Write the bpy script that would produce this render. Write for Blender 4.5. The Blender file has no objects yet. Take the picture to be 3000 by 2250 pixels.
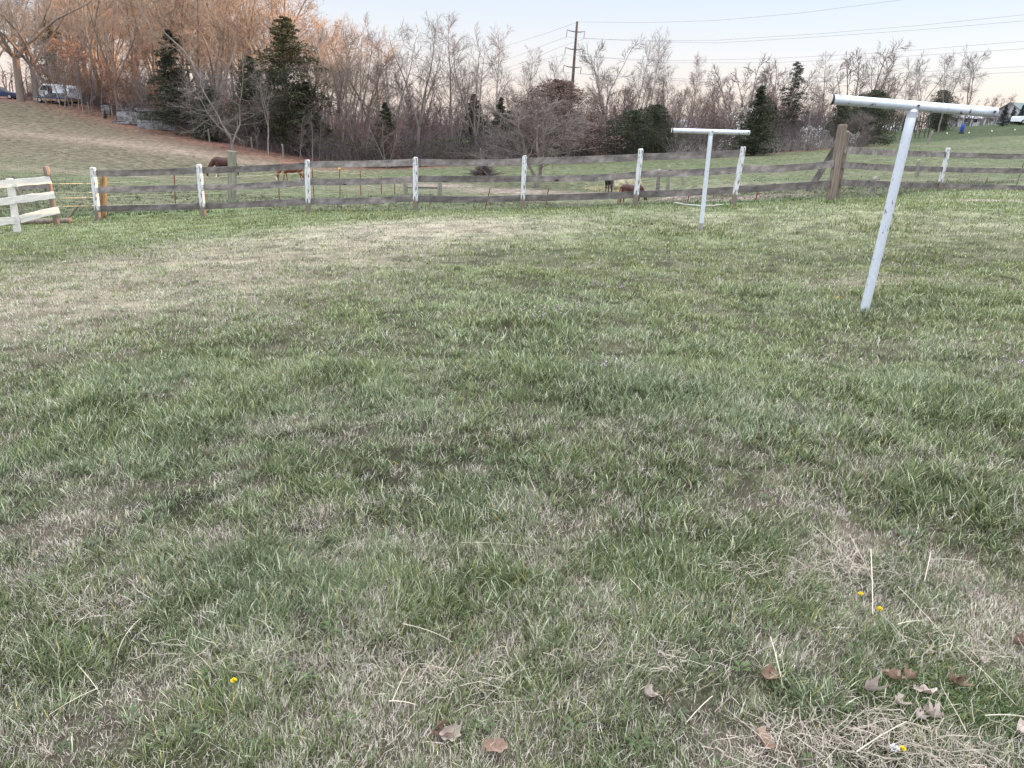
import bpy, math, random
import numpy as np
from mathutils import Matrix, Vector
random.seed(7); RS = np.random.RandomState(11)
C = bpy.context.scene.collection
rad = math.radians
# ------------------------------------------------------------------ camera
PITCH, ROLL, F, CZ = rad(19.6), rad(2.6), 2253.0, 1.62
_r0 = np.array([1, 0, 0.]); _u0 = np.array([0, math.sin(PITCH), math.cos(PITCH)])
FW = np.array([0, math.cos(PITCH), -math.sin(PITCH)])
RT = _r0 * math.cos(ROLL) + _u0 * math.sin(ROLL); UP = -_r0 * math.sin(ROLL) + _u0 * math.cos(ROLL)
cam = bpy.data.cameras.new('camera'); camo = bpy.data.objects.new('camera', cam); C.objects.link(camo)
cam.lens = 27.04; cam.sensor_width = 36; cam.clip_start = 0.05; cam.clip_end = 3000
camo.matrix_world = Matrix(((RT[0], UP[0], -FW[0], 0), (RT[1], UP[1], -FW[1], 0), (RT[2], UP[2], -FW[2], CZ), (0, 0, 0, 1)))
bpy.context.scene.camera = camo
# ------------------------------------------------------------------ light
SUN_EL, SUN_AZ = rad(4.0), rad(72)
w = bpy.data.worlds.new('World'); bpy.context.scene.world = w; w.use_nodes = True
nt = w.node_tree; bg = nt.nodes['Background']
sky = nt.nodes.new('ShaderNodeTexSky'); sky.sky_type = 'NISHITA'; sky.sun_disc = False
sky.sun_elevation = SUN_EL; sky.sun_rotation = SUN_AZ; sky.dust_density = 1.2; sky.ozone_density = 2.0; sky.air_density = 1.0
def nn(t, typ, **kw):
    n = t.nodes.new(typ)
    for k, v in kw.items(): setattr(n, k, v)
    return n
# sky tint: milky lavender overhead, warm towards the horizon
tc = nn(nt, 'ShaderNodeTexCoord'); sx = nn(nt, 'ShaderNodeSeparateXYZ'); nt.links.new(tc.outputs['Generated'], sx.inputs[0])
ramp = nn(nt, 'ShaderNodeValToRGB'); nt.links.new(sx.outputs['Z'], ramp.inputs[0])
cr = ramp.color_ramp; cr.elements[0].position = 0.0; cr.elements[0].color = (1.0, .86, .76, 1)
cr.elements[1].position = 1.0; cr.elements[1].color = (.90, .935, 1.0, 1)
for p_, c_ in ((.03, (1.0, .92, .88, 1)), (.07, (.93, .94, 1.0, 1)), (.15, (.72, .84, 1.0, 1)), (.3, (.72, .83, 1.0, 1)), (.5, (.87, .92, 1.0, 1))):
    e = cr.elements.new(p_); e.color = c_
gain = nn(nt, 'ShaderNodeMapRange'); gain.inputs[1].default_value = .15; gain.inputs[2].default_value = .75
SKY_GAIN = 4.6
gain.inputs[3].default_value = SKY_GAIN; gain.inputs[4].default_value = SKY_GAIN * 4.2  # added brightness in the unseen upper sky, lifts the lawn
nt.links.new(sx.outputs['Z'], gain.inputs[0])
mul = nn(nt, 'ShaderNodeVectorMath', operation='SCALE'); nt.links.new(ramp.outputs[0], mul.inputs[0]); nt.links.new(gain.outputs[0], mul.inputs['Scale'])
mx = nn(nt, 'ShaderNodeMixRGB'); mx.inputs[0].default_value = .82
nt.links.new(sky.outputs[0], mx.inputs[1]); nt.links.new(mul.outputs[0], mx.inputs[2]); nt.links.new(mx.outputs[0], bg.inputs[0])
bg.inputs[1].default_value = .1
sl = bpy.data.lights.new('sun', 'SUN'); so = bpy.data.objects.new('sun', sl); C.objects.link(so)
sl.energy = 5.0; sl.angle = rad(.5); sl.color = (1.0, .56, .27)
SD = Vector((math.sin(SUN_AZ) * math.cos(SUN_EL), math.cos(SUN_AZ) * math.cos(SUN_EL), math.sin(SUN_EL)))
so.rotation_euler = SD.to_track_quat('Z', 'Y').to_euler()
vs = bpy.context.scene.view_settings; vs.view_transform = 'Standard'; vs.look = 'None'; vs.exposure = 1.3; vs.gamma = 1
bpy.context.scene.render.resolution_x = 1024; bpy.context.scene.render.resolution_y = 768
# ------------------------------------------------------------------ helpers
def ray(px, py): return RT * (px - 1500) / F - UP * (py - 1125) / F + FW
def P(px, py, Y):
    d = ray(px, py); return np.array([0, 0, CZ]) + d * (Y / d[1])
def tag(o, label=None, cat=None, group=None, kind=None):
    if label: o['label'] = label
    if cat: o['category'] = cat
    if group: o['group'] = group
    if kind: o['kind'] = kind
    return o
def empty(name, loc, label, cat, group=None, rz=0):
    o = bpy.data.objects.new(name, None); C.objects.link(o); o.location = loc; o.rotation_euler = (0, 0, rz)
    o.empty_display_size = .1
    return tag(o, label, cat, group)
def mesh(name, V, quads=None, tris=None, mats=(), col=None, smooth=False, polys=None):
    me = bpy.data.meshes.new(name); V = np.asarray(V, dtype=np.float32).reshape(-1, 3)
    if polys is not None:
        me.from_pydata([tuple(v) for v in V.tolist()], [], polys)
    else:
        nq = 0 if quads is None else len(quads); ntr = 0 if tris is None else len(tris)
        me.vertices.add(len(V)); me.vertices.foreach_set('co', V.ravel())
        li = []
        if nq: li.append(np.asarray(quads, dtype=np.int32).ravel())
        if ntr: li.append(np.asarray(tris, dtype=np.int32).ravel())
        li = np.concatenate(li); me.loops.add(len(li)); me.loops.foreach_set('vertex_index', li)
        me.polygons.add(nq + ntr)
        st = np.concatenate([np.arange(nq) * 4, nq * 4 + np.arange(ntr) * 3]).astype(np.int32)
        me.polygons.foreach_set('loop_start', st)
    if col is not None:
        a = me.color_attributes.new('Col', 'FLOAT_COLOR', 'POINT')
        c4 = np.ones((len(V), 4), dtype=np.float32); c4[:, :3] = col; a.data.foreach_set('color', c4.ravel())
    me.polygons.foreach_set('use_smooth', np.full(len(me.polygons), bool(smooth)))
    for m in mats: me.materials.append(m)
    me.update(calc_edges=True)
    return me
def obj(name, me, parent=None, world=None):
    o = bpy.data.objects.new(name, me); C.objects.link(o)
    if world is not None: o.matrix_world = world
    if parent is not None:
        o.parent = parent
        if world is not None:
            pm = Matrix.LocRotScale(parent.location, parent.rotation_euler, parent.scale)
            o.matrix_parent_inverse = pm.inverted()
    return o
def tubes(Pts, Rad, sides):
    """Pts [B,N,3], Rad [B,N] -> verts, quads (ends open)"""
    Pts = np.asarray(Pts, float); Rad = np.asarray(Rad, float); B, N, _ = Pts.shape
    T = np.empty_like(Pts); T[:, 1:-1] = Pts[:, 2:] - Pts[:, :-2]; T[:, 0] = Pts[:, 1] - Pts[:, 0]; T[:, -1] = Pts[:, -1] - Pts[:, -2]
    T /= np.linalg.norm(T, axis=2, keepdims=True) + 1e-9
    ref = np.where(np.abs(T[:, :1, 2:3]) < .8, np.array([0, 0, 1.]), np.array([1., 0, 0])); ref = np.broadcast_to(ref, T.shape)
    A = np.cross(T, ref); A /= np.linalg.norm(A, axis=2, keepdims=True) + 1e-9; Bn = np.cross(T, A)
    an = np.arange(sides) * 2 * math.pi / sides
    V = Pts[:, :, None, :] + Rad[:, :, None, None] * (A[:, :, None, :] * np.cos(an)[None, None, :, None] + Bn[:, :, None, :] * np.sin(an)[None, None, :, None])
    idx = np.arange(B * N * sides).reshape(B, N, sides)
    a = idx[:, :-1, :]; b = idx[:, 1:, :]
    q = np.stack([a, np.roll(a, -1, 2), np.roll(b, -1, 2), b], -1).reshape(-1, 4)
    return V.reshape(-1, 3), q
class MB:
    def __init__(s): s.V = []; s.Q = []; s.T = []; s.C = []; s.n = 0
    def add(s, V, Q=None, T=None, col=None):
        V = np.asarray(V, float).reshape(-1, 3)
        if Q is not None and len(Q): s.Q.append(np.asarray(Q) + s.n)
        if T is not None and len(T): s.T.append(np.asarray(T) + s.n)
        s.V.append(V); s.n += len(V)
        if col is not None: s.C.append(np.broadcast_to(np.asarray(col, float), (len(V), 3)))
        return s
    def tube(s, pts, rads, sides=8, cap=True, col=None):
        V, Q = tubes([pts], [rads], sides); n = len(V); T = []
        if cap:
            V = np.vstack([V, pts[0], pts[-1]]); k = len(pts)
            for i in range(sides):
                j = (i + 1) % sides
                T.append((n, j, i)); T.append((n + 1, (k - 1) * sides + i, (k - 1) * sides + j))
        return s.add(V, Q, T or None, col)
    def box(s, lo, hi, col=None, M=None):
        x0, y0, z0 = lo; x1, y1, z1 = hi
        V = np.array([(x0, y0, z0), (x1, y0, z0), (x1, y1, z0), (x0, y1, z0), (x0, y0, z1), (x1, y0, z1), (x1, y1, z1), (x0, y1, z1)], float)
        if M is not None: V = V @ np.array(M.to_3x3()).T + np.array(M.translation)
        return s.add(V, [(0, 3, 2, 1), (4, 5, 6, 7), (0, 1, 5, 4), (1, 2, 6, 5), (2, 3, 7, 6), (3, 0, 4, 7)], None, col)
    def me(s, name, mats, smooth=False):
        return mesh(name, np.vstack(s.V), np.vstack(s.Q) if s.Q else None, np.vstack(s.T) if s.T else None, mats,
                    np.vstack(s.C) if s.C else None, smooth)
# value noise
def vnoise(x, y, seed):
    r = np.random.RandomState(seed); tab = r.rand(256, 256)
    xi = np.floor(x).astype(int); yi = np.floor(y).astype(int); fx = x - xi; fy = y - yi
    fx = fx * fx * (3 - 2 * fx); fy = fy * fy * (3 - 2 * fy)
    g = lambda a, b: tab[a & 255, b & 255]
    return (g(xi, yi) * (1 - fx) + g(xi + 1, yi) * fx) * (1 - fy) + (g(xi, yi + 1) * (1 - fx) + g(xi + 1, yi + 1) * fx) * fy
def fbm(x, y, sc, seed, o=3):
    s = 0; a = 1; t = 0
    for i in range(o):
        s = s + a * vnoise(x / sc + 17.3 * i, y / sc - 9.1 * i, seed + i); t += a; a *= .5; sc *= .5
    return s / t
# ------------------------------------------------------------------ terrain
ctl = [P(*c) for c in [(1500, 1200, 4.2), (0, 1200, 4.2), (3000, 1200, 4.2), (1500, 800, 9), (0, 800, 9), (3000, 800, 9),
    (2530, 913, 7.2), (2052, 676, 13.8), (288, 645, 18.3), (597, 638, 18.2), (904, 628, 18), (1217, 621, 17.9), (1530, 617, 17.8), (1860, 606, 17),
    (2147, 605, 16.5), (2433, 588, 17), (2748, 561, 23), (680, 596, 22), (52, 682, 16.2), (168, 657, 17.4),
    (670, 522, 55), (870, 530, 57), (1850, 603, 38), (1820, 560, 50), (1571, 548, 52), (1418, 512, 60), (1190, 571, 34), (1290, 572, 34),
    (200, 303, 96), (0, 290, 105), (350, 350, 92), (500, 390, 86), (650, 424, 80), (800, 454, 76), (950, 483, 74), (1100, 495, 72), (1400, 482, 72),
    (1700, 474, 74), (1950, 464, 76), (2150, 456, 78), (2350, 441, 80), (2500, 430, 84), (2750, 420, 95), (3000, 400, 95), (2900, 368, 130), (2600, 385, 140),
    (3000, 360, 132), (300, 430, 62), (0, 420, 62), (100, 520, 35), (300, 560, 32), (2900, 520, 38), (2550, 567, 27), (3000, 540, 30), (2700, 470, 55), (2000, 545, 38), (1850, 636, 24), (1500, 640, 25), (1200, 650, 25), (900, 658, 25), (2150, 622, 24), (600, 652, 25)]]
ctl += [np.array(c, float) for c in [(0, 0, 0), (-3, 0, 0), (3, 0, .05), (0, 2.2, 0), (0, -10, .1), (-12, 0, -.3), (12, 0, .2), (-100, 120, 1), (-60, 160, 0), (0, 130, -4), (30, 140, -2.5),
    (0, 250, -6), (-150, 250, -3), (150, 250, 0), (-150, 0, -3), (120, 0, 2), (0, -60, 1), (-60, 30, -2.5), (60, 40, .6), (-300, 400, -6), (300, 400, -3), (0, 420, -8), (-300, -60, -2), (300, -60, 2)]]
ctl = np.array(ctl)
def kern(d2): return np.sqrt(d2 + 1.0)
_d = ctl[:, None, :2] - ctl[None, :, :2]; _K = kern((_d ** 2).sum(-1)); _n = len(ctl)
_A = np.zeros((_n + 1, _n + 1)); _A[:_n, :_n] = _K - np.eye(_n) * .02; _A[:_n, -1] = 1; _A[-1, :_n] = 1
_W = np.linalg.solve(_A, np.append(ctl[:, 2], 0))
sS, cS = math.sin(SUN_AZ), math.cos(SUN_AZ)
def sstep(a, b, x): t = np.clip((x - a) / (b - a), 0, 1); return t * t * (3 - 2 * t)
def shade_ridge(x, y):  # unseen hill added to shade the field; notch lets sun reach the left fence
    t = x * sS + y * cS; q = x * cS - y * sS
    Hc = 17.6 + 1.2 * sstep(-70, -88, q) - 5.9 * sstep(-22.6, -21.4, q) * (1 - sstep(-18.5, -17.7, q))
    return Hc, (1 - sstep(40, 120, q)) * sstep(-152, -128, q) * np.exp(-((t - 195) / 22.) ** 2)
def zt(x, y, micro=True):
    x = np.atleast_1d(np.asarray(x, float)); y = np.atleast_1d(np.asarray(y, float)); out = np.empty(len(x))
    for s in range(0, len(x), 40000):
        d2 = (x[s:s + 40000, None] - ctl[None, :, 0]) ** 2 + (y[s:s + 40000, None] - ctl[None, :, 1]) ** 2
        out[s:s + 40000] = kern(d2) @ _W[:-1] + _W[-1]
    Hc_, g_ = shade_ridge(x, y); out = out * (1 - g_) + Hc_ * g_
    if micro:
        near = np.clip(1 - (y - 16) / 10, .35, 1)
        out = out + near * ((fbm(x, y, 1.3, 3, 2) - .5) * .07 + (fbm(x, y, .42, 8, 2) - .5) * .045) + (fbm(x, y, 6, 5, 2) - .5) * .12 * sstep(18, 30, y)
    return out
def z1(x, y): return float(zt([x], [y])[0])
def G(px, py, Ymax=200):
    """where the line of sight through a photo pixel meets the ground"""
    d = ray(px, py); Y = np.concatenate([np.arange(1, 20, .05), np.arange(20, Ymax, .3)])
    pts = np.array([0, 0, CZ]) + d[None] * (Y / d[1])[:, None]; h = pts[:, 2] - zt(pts[:, 0], pts[:, 1])
    i = np.argmax(h < 0) if (h < 0).any() else len(Y) - 1
    return np.array([pts[i, 0], pts[i, 1], z1(pts[i, 0], pts[i, 1])])
# ------------------------------------------------------------------ materials
def mat(name, col, rough=.8, noise=None, col2=None, bump=0, metal=0, spec=.3, trans=0, attr=False, scale=(1, 1, 1), nscale=8, coord='Object', ramp=(.35, .65), sheen=0):
    m = bpy.data.materials.new(name); m.use_nodes = True; t = m.node_tree; b = t.nodes['Principled BSDF']
    b.inputs['Roughness'].default_value = rough; b.inputs['Metallic'].default_value = metal; b.inputs['Specular IOR Level'].default_value = spec
    src = None
    if attr:
        a = nn(t, 'ShaderNodeAttribute', attribute_name='Col'); src = a.outputs['Color']
    if noise or bump:
        c = nn(t, 'ShaderNodeTexCoord'); mp = nn(t, 'ShaderNodeMapping'); mp.inputs['Scale'].default_value = scale
        t.links.new(c.outputs[coord], mp.inputs[0]); n = nn(t, 'ShaderNodeTexNoise'); n.inputs['Scale'].default_value = nscale
        n.inputs['Detail'].default_value = 6; n.inputs['Roughness'].default_value = .65; t.links.new(mp.outputs[0], n.inputs['Vector'])
    if noise:
        r = nn(t, 'ShaderNodeMapRange'); r.inputs[1].default_value = ramp[0]; r.inputs[2].default_value = ramp[1]; t.links.new(n.outputs[0], r.inputs[0])
        if attr:
            mxx = nn(t, 'ShaderNodeMixRGB', blend_type='MULTIPLY'); mxx.inputs[0].default_value = 1; t.links.new(src, mxx.inputs[1])
            r.inputs[3].default_value = 1 - noise; r.inputs[4].default_value = 1 + noise; t.links.new(r.outputs[0], mxx.inputs[2])
        else:
            mxx = nn(t, 'ShaderNodeMixRGB'); t.links.new(r.outputs[0], mxx.inputs[0]); mxx.inputs[1].default_value = (*col, 1); mxx.inputs[2].default_value = (*(col2 or [v * .5 for v in col]), 1)
        src = mxx.outputs[0]
    if bump:
        bp = nn(t, 'ShaderNodeBump'); bp.inputs['Strength'].default_value = bump; bp.inputs['Distance'].default_value = .02
        t.links.new(n.outputs[0], bp.inputs['Height']); t.links.new(bp.outputs[0], b.inputs['Normal'])
    if src is not None: t.links.new(src, b.inputs['Base Color'])
    else: b.inputs['Base Color'].default_value = (*col, 1)
    if trans:
        tr = nn(t, 'ShaderNodeBsdfTranslucent'); ms = nn(t, 'ShaderNodeMixShader'); ms.inputs[0].default_value = trans
        if src is not None: t.links.new(src, tr.inputs[0])
        else: tr.inputs[0].default_value = (*col, 1)
        t.links.new(b.outputs[0], ms.inputs[1]); t.links.new(tr.outputs[0], ms.inputs[2]); t.links.new(ms.outputs[0], t.nodes['Material Output'].inputs[0])
    return m
M_blade = mat('grass_blade', (1, 1, 1), .45, attr=True, trans=.14, spec=.45)
M_ground = mat('turf', (1, 1, 1), .95, attr=True, noise=.5, nscale=2.2, bump=.6, coord='Object', spec=.05)
M_wood = mat('weathered_wood', (.115, .10, .095), .85, noise=1, col2=(.245, .215, .205), bump=.08, scale=(2.2, 2.5, 3.0), nscale=2.6, ramp=(.34, .66), spec=.12)
def knots(m):
    t = m.node_tree; b = t.nodes['Principled BSDF']; src = b.inputs['Base Color'].links[0].from_socket
    c = nn(t, 'ShaderNodeTexCoord'); oi = nn(t, 'ShaderNodeObjectInfo'); ad = nn(t, 'ShaderNodeVectorMath', operation='MULTIPLY_ADD'); ad.inputs[1].default_value = (1.6, 0, 4.5); t.links.new(c.outputs['Object'], ad.inputs[0])
    sc = nn(t, 'ShaderNodeVectorMath', operation='SCALE'); sc.inputs[0].default_value = (19, 7, 3); t.links.new(oi.outputs['Random'], sc.inputs['Scale']); t.links.new(sc.outputs[0], ad.inputs[2])
    v = nn(t, 'ShaderNodeTexVoronoi'); v.inputs['Scale'].default_value = 1.0; v.inputs['Randomness'].default_value = 1; t.links.new(ad.outputs[0], v.inputs['Vector'])
    r = nn(t, 'ShaderNodeMapRange'); r.inputs[1].default_value = .06; r.inputs[2].default_value = .11; t.links.new(v.outputs['Distance'], r.inputs[0])
    h = nn(t, 'ShaderNodeMapRange'); h.inputs[3].default_value = .85; h.inputs[4].default_value = 1.35; t.links.new(oi.outputs['Random'], h.inputs[0])
    n2 = nn(t, 'ShaderNodeTexNoise'); n2.inputs['Scale'].default_value = 1.1; n2.inputs['Detail'].default_value = 3; t.links.new(ad.outputs[0], n2.inputs['Vector']); r3 = nn(t, 'ShaderNodeMapRange'); r3.inputs[1].default_value = .4; r3.inputs[2].default_value = .62; r3.inputs[3].default_value = .7; r3.inputs[4].default_value = 1.1; t.links.new(n2.outputs[0], r3.inputs[0])
    m0 = nn(t, 'ShaderNodeMath', operation='MULTIPLY'); t.links.new(h.outputs[0], m0.inputs[0]); t.links.new(r3.outputs[0], m0.inputs[1])
    m1 = nn(t, 'ShaderNodeMixRGB', blend_type='MULTIPLY'); m1.inputs[0].default_value = 1; t.links.new(src, m1.inputs[1]); t.links.new(m0.outputs[0], m1.inputs[2])
    m2 = nn(t, 'ShaderNodeMixRGB'); m2.inputs[1].default_value = (.03, .022, .02, 1); t.links.new(r.outputs[0], m2.inputs[0]); t.links.new(m1.outputs[0], m2.inputs[2]); t.links.new(m2.outputs[0], b.inputs['Base Color'])
knots(M_wood)
M_woodbrown = mat('brown_wood', (.13, .10, .082), .85, noise=1, col2=(.255, .205, .17), bump=.5, scale=(8, 8, .5), nscale=4, spec=.2)
M_woodyellow = mat('treated_post_wood', (.25, .19, .11), .8, noise=1, col2=(.12, .085, .055), bump=.5, scale=(9, 9, .5), nscale=4, spec=.2, ramp=(.42, .7))
M_woodgrey = mat('grey_post_wood', (.30, .29, .22), .85, noise=1, col2=(.13, .13, .10), bump=.6, scale=(9, 9, .5), nscale=4, spec=.2)
M_wboard = mat('whitewashed_board', (.74, .68, .60), .8, noise=1, col2=(.50, .49, .50), bump=.3, scale=(1.2, 7, 7), nscale=3, spec=.2)
M_dark = mat('dark_rubber', (.02, .02, .022), .6)
M_red = mat('red_paint', (.20, .035, .028), .6, noise=1, col2=(.11, .03, .022), nscale=30)
M_yel = mat('yellow_insulator', (.75, .6, .08), .5)
M_tape = mat('pale_fence_cord', (.52, .47, .33), .7)
M_white = mat('white_plastic', (.78, .78, .76), .5)
def peel():
    m = bpy.data.materials.new('peeling_white_paint'); m.use_nodes = True; t = m.node_tree; b = t.nodes['Principled BSDF']; b.inputs['Roughness'].default_value = .7
    c = nn(t, 'ShaderNodeTexCoord'); mp = nn(t, 'ShaderNodeMapping'); mp.inputs['Scale'].default_value = (18, 18, 4); t.links.new(c.outputs['Object'], mp.inputs[0])
    n = nn(t, 'ShaderNodeTexNoise'); n.inputs['Scale'].default_value = 1.6; n.inputs['Detail'].default_value = 8; n.inputs['Roughness'].default_value = .7; t.links.new(mp.outputs[0], n.inputs['Vector'])
    s = nn(t, 'ShaderNodeSeparateXYZ'); t.links.new(c.outputs['Object'], s.inputs[0])
    r = nn(t, 'ShaderNodeMapRange'); r.inputs[1].default_value = .30; r.inputs[2].default_value = .10; r.inputs[3].default_value = 0; r.inputs[4].default_value = .45; t.links.new(s.outputs['Z'], r.inputs[0])
    ad = nn(t, 'ShaderNodeMath', operation='ADD'); t.links.new(n.outputs[0], ad.inputs[0]); t.links.new(r.outputs[0], ad.inputs[1])
    r2 = nn(t, 'ShaderNodeMapRange'); r2.inputs[1].default_value = .54; r2.inputs[2].default_value = .58; t.links.new(ad.outputs[0], r2.inputs[0])
    mm = nn(t, 'ShaderNodeMixRGB'); mm.inputs[1].default_value = (.58, .58, .60, 1); mm.inputs[2].default_value = (.17, .135, .11, 1); t.links.new(r2.outputs[0], mm.inputs[0]); t.links.new(mm.outputs[0], b.inputs['Base Color'])
    bp = nn(t, 'ShaderNodeBump'); bp.inputs['Strength'].default_value = .5; bp.inputs['Distance'].default_value = .01; bp.invert = True; t.links.new(r2.outputs[0], bp.inputs['Height']); t.links.new(bp.outputs[0], b.inputs['Normal'])
    return m
M_peel = peel()
def pipe_mat():
    m = bpy.data.materials.new('silver_painted_pipe'); m.use_nodes = True; t = m.node_tree; b = t.nodes['Principled BSDF']
    b.inputs['Roughness'].default_value = .42; b.inputs['Metallic'].default_value = .25
    c = nn(t, 'ShaderNodeTexCoord'); n = nn(t, 'ShaderNodeTexNoise'); n.inputs['Scale'].default_value = 18; n.inputs['Detail'].default_value = 9; n.inputs['Roughness'].default_value = .7
    mp = nn(t, 'ShaderNodeMapping'); mp.inputs['Scale'].default_value = (1, 1, .35); t.links.new(c.outputs['Object'], mp.inputs[0]); t.links.new(mp.outputs[0], n.inputs['Vector'])
    r = nn(t, 'ShaderNodeMapRange'); r.inputs[1].default_value = .615; r.inputs[2].default_value = .635; t.links.new(n.outputs[0], r.inputs[0])
    n2 = nn(t, 'ShaderNodeTexNoise'); n2.inputs['Scale'].default_value = 35; n2.inputs['Detail'].default_value = 5; t.links.new(c.outputs['Object'], n2.inputs['Vector'])
    m1 = nn(t, 'ShaderNodeMixRGB'); m1.inputs[1].default_value = (.72, .75, .81, 1); m1.inputs[2].default_value = (.52, .56, .63, 1); t.links.new(n2.outputs[0], m1.inputs[0])
    mm = nn(t, 'ShaderNodeMixRGB'); t.links.new(m1.outputs[0], mm.inputs[1]); mm.inputs[2].default_value = (.13, .12, .12, 1); t.links.new(r.outputs[0], mm.inputs[0]); t.links.new(mm.outputs[0], b.inputs['Base Color'])
    bp = nn(t, 'ShaderNodeBump'); bp.inputs['Strength'].default_value = .35; bp.inputs['Distance'].default_value = .004; t.links.new(n2.outputs[0], bp.inputs['Height']); t.links.new(bp.outputs[0], b.inputs['Normal'])
    return m
M_pipe = pipe_mat()
M_hay = mat('hay', (.46, .42, .28), .9, attr=False, noise=1, col2=(.26, .24, .15), nscale=14, bump=.5)
M_veg = mat('foliage', (1, 1, 1), .75, attr=True, spec=.08, trans=.12)
M_twig = mat('twigs', (.125, .098, .09), .85, noise=1, col2=(.19, .145, .13), nscale=.6, spec=.1)
M_twigpale = mat('pale_twigs', (.21, .18, .165), .85, noise=1, col2=(.14, .115, .105), nscale=.6, spec=.1)
M_twigred = mat('budding_twigs', (.18, .12, .10), .85, noise=1, col2=(.15, .11, .10), nscale=.6, spec=.1)
M_bark = mat('bark', (.14, .115, .10), .9, noise=1, col2=(.26, .22, .20), nscale=3, bump=.6, scale=(3, 3, .6), spec=.1)
M_barkpale = mat('pale_bark', (.34, .31, .28), .9, noise=1, col2=(.20, .17, .15), nscale=3, bump=.6, scale=(3, 3, .6), spec=.1)
# ------------------------------------------------------------------ ground colour (material map in world metres)
GREEN = np.array([.105, .14, .062]); GREEN2 = np.array([.15, .18, .09]); STRAW = np.array([.46, .39, .30]); OLIVE = np.array([.165, .165, .10])
PINK = np.array([.32, .255, .215]); LEAF = np.array([.19, .105, .08]); DIRT = np.array([.13, .10, .08])
def seg_dist(x, y, poly):
    best = np.full(len(x), 1e9)
    for (ax, ay), (bx, by) in zip(poly[:-1], poly[1:]):
        dx, dy = bx - ax, by - ay; t = np.clip(((x - ax) * dx + (y - ay) * dy) / (dx * dx + dy * dy), 0, 1)
        best = np.minimum(best, np.hypot(x - ax - t * dx, y - ay - t * dy))
    return best
band_top = [G(*p)[:2] for p in [(-500, 760), (0, 700), (500, 650), (900, 625), (1300, 628), (1700, 640), (2100, 640), (2600, 640), (3300, 660)]]
BAND = [G(*p)[:2] for p in [(-700, 960), (-100, 900), (300, 840), (600, 790), (900, 715), (1200, 675)]]
BANDR = [G(*p)[:2] for p in [(1200, 672), (1500, 655), (1900, 650), (2300, 645), (2900, 655)]]
EDGE = [G(*p)[:2] for p in [(0, 290), (200, 303), (350, 350), (500, 390), (650, 424), (800, 454), (950, 483), (1100, 495), (1400, 482), (1700, 474), (1950, 464), (2150, 456), (2350, 441), (2500, 430)]]
EDGE = [np.array((-130., 125.))] + EDGE
FENCE_Y = lambda x: np.interp(x, [-12, -9.96, -7.4, -4.88, -2.39, .05, 2.48, 4.46, 6.66, 12.05, 30], [18.4, 18.3, 18.2, 18, 17.9, 17.8, 17.0, 16.5, 17, 23, 43])
def blob(x, y, c, r1, r2, rot=0):
    dx = x - c[0]; dy = y - c[1]; a = dx * math.cos(rot) + dy * math.sin(rot); b = -dx * math.sin(rot) + dy * math.cos(rot)
    return np.exp(-((a / r1) ** 2 + (b / r2) ** 2))
_gb = {k: G(*k)[:2] for k in [(330, 415), (450, 435), (700, 470), (1500, 560), (1750, 570), (1950, 585), (2100, 590), (1300, 545), (2930, 590), (2780, 575), (2880, 810), (250, 505), (520, 530), (1600, 650), (2500, 830), (1640, 660), (2900, 410), (2790, 390)]}
def dryness(x, y):
    """0 = green, 1 = straw, on the lawn and the pasture"""
    n1 = fbm(x, y, 1.6, 21); n2 = fbm(x, y, .35, 31); n3 = fbm(x * .6, y * 1.8, 9, 41)
    n4 = fbm(x, y, .16, 37, 2); cl = sstep(6, 3.5, y)
    d = .17 + .20 * (n1 - .5) + .38 * (n2 - .5) + .14 * sstep(6, 3, y) + cl * .36 * (sstep(.40, .62, n4) - .5)
    bm_ = np.exp(-(seg_dist(x, y, BAND) / 2.5) ** 4); d = d * (1 - bm_) + (.64 + .6 * (d - .2)) * bm_ + .24 * np.exp(-(seg_dist(x, y, BANDR) / 1.6) ** 2)
    d = d + .10 * sstep(3.6, 2.2, y) + .12 * sstep(2.2, 1.5, y)
    d = d + .14 * sstep(-1, -3, x) * sstep(3.4, 2.5, y)
    d = d + .7 * blob(x, y, _gb[(2930, 590)], 1.9, .7) + .3 * blob(x, y, _gb[(2500, 830)], 1.5, .4)
    d = np.where(y > FENCE_Y(x), .30 + 1.0 * (n3 - .5) + .5 * (n1 - .5), d)
    return np.clip(d, 0, 1)
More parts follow.
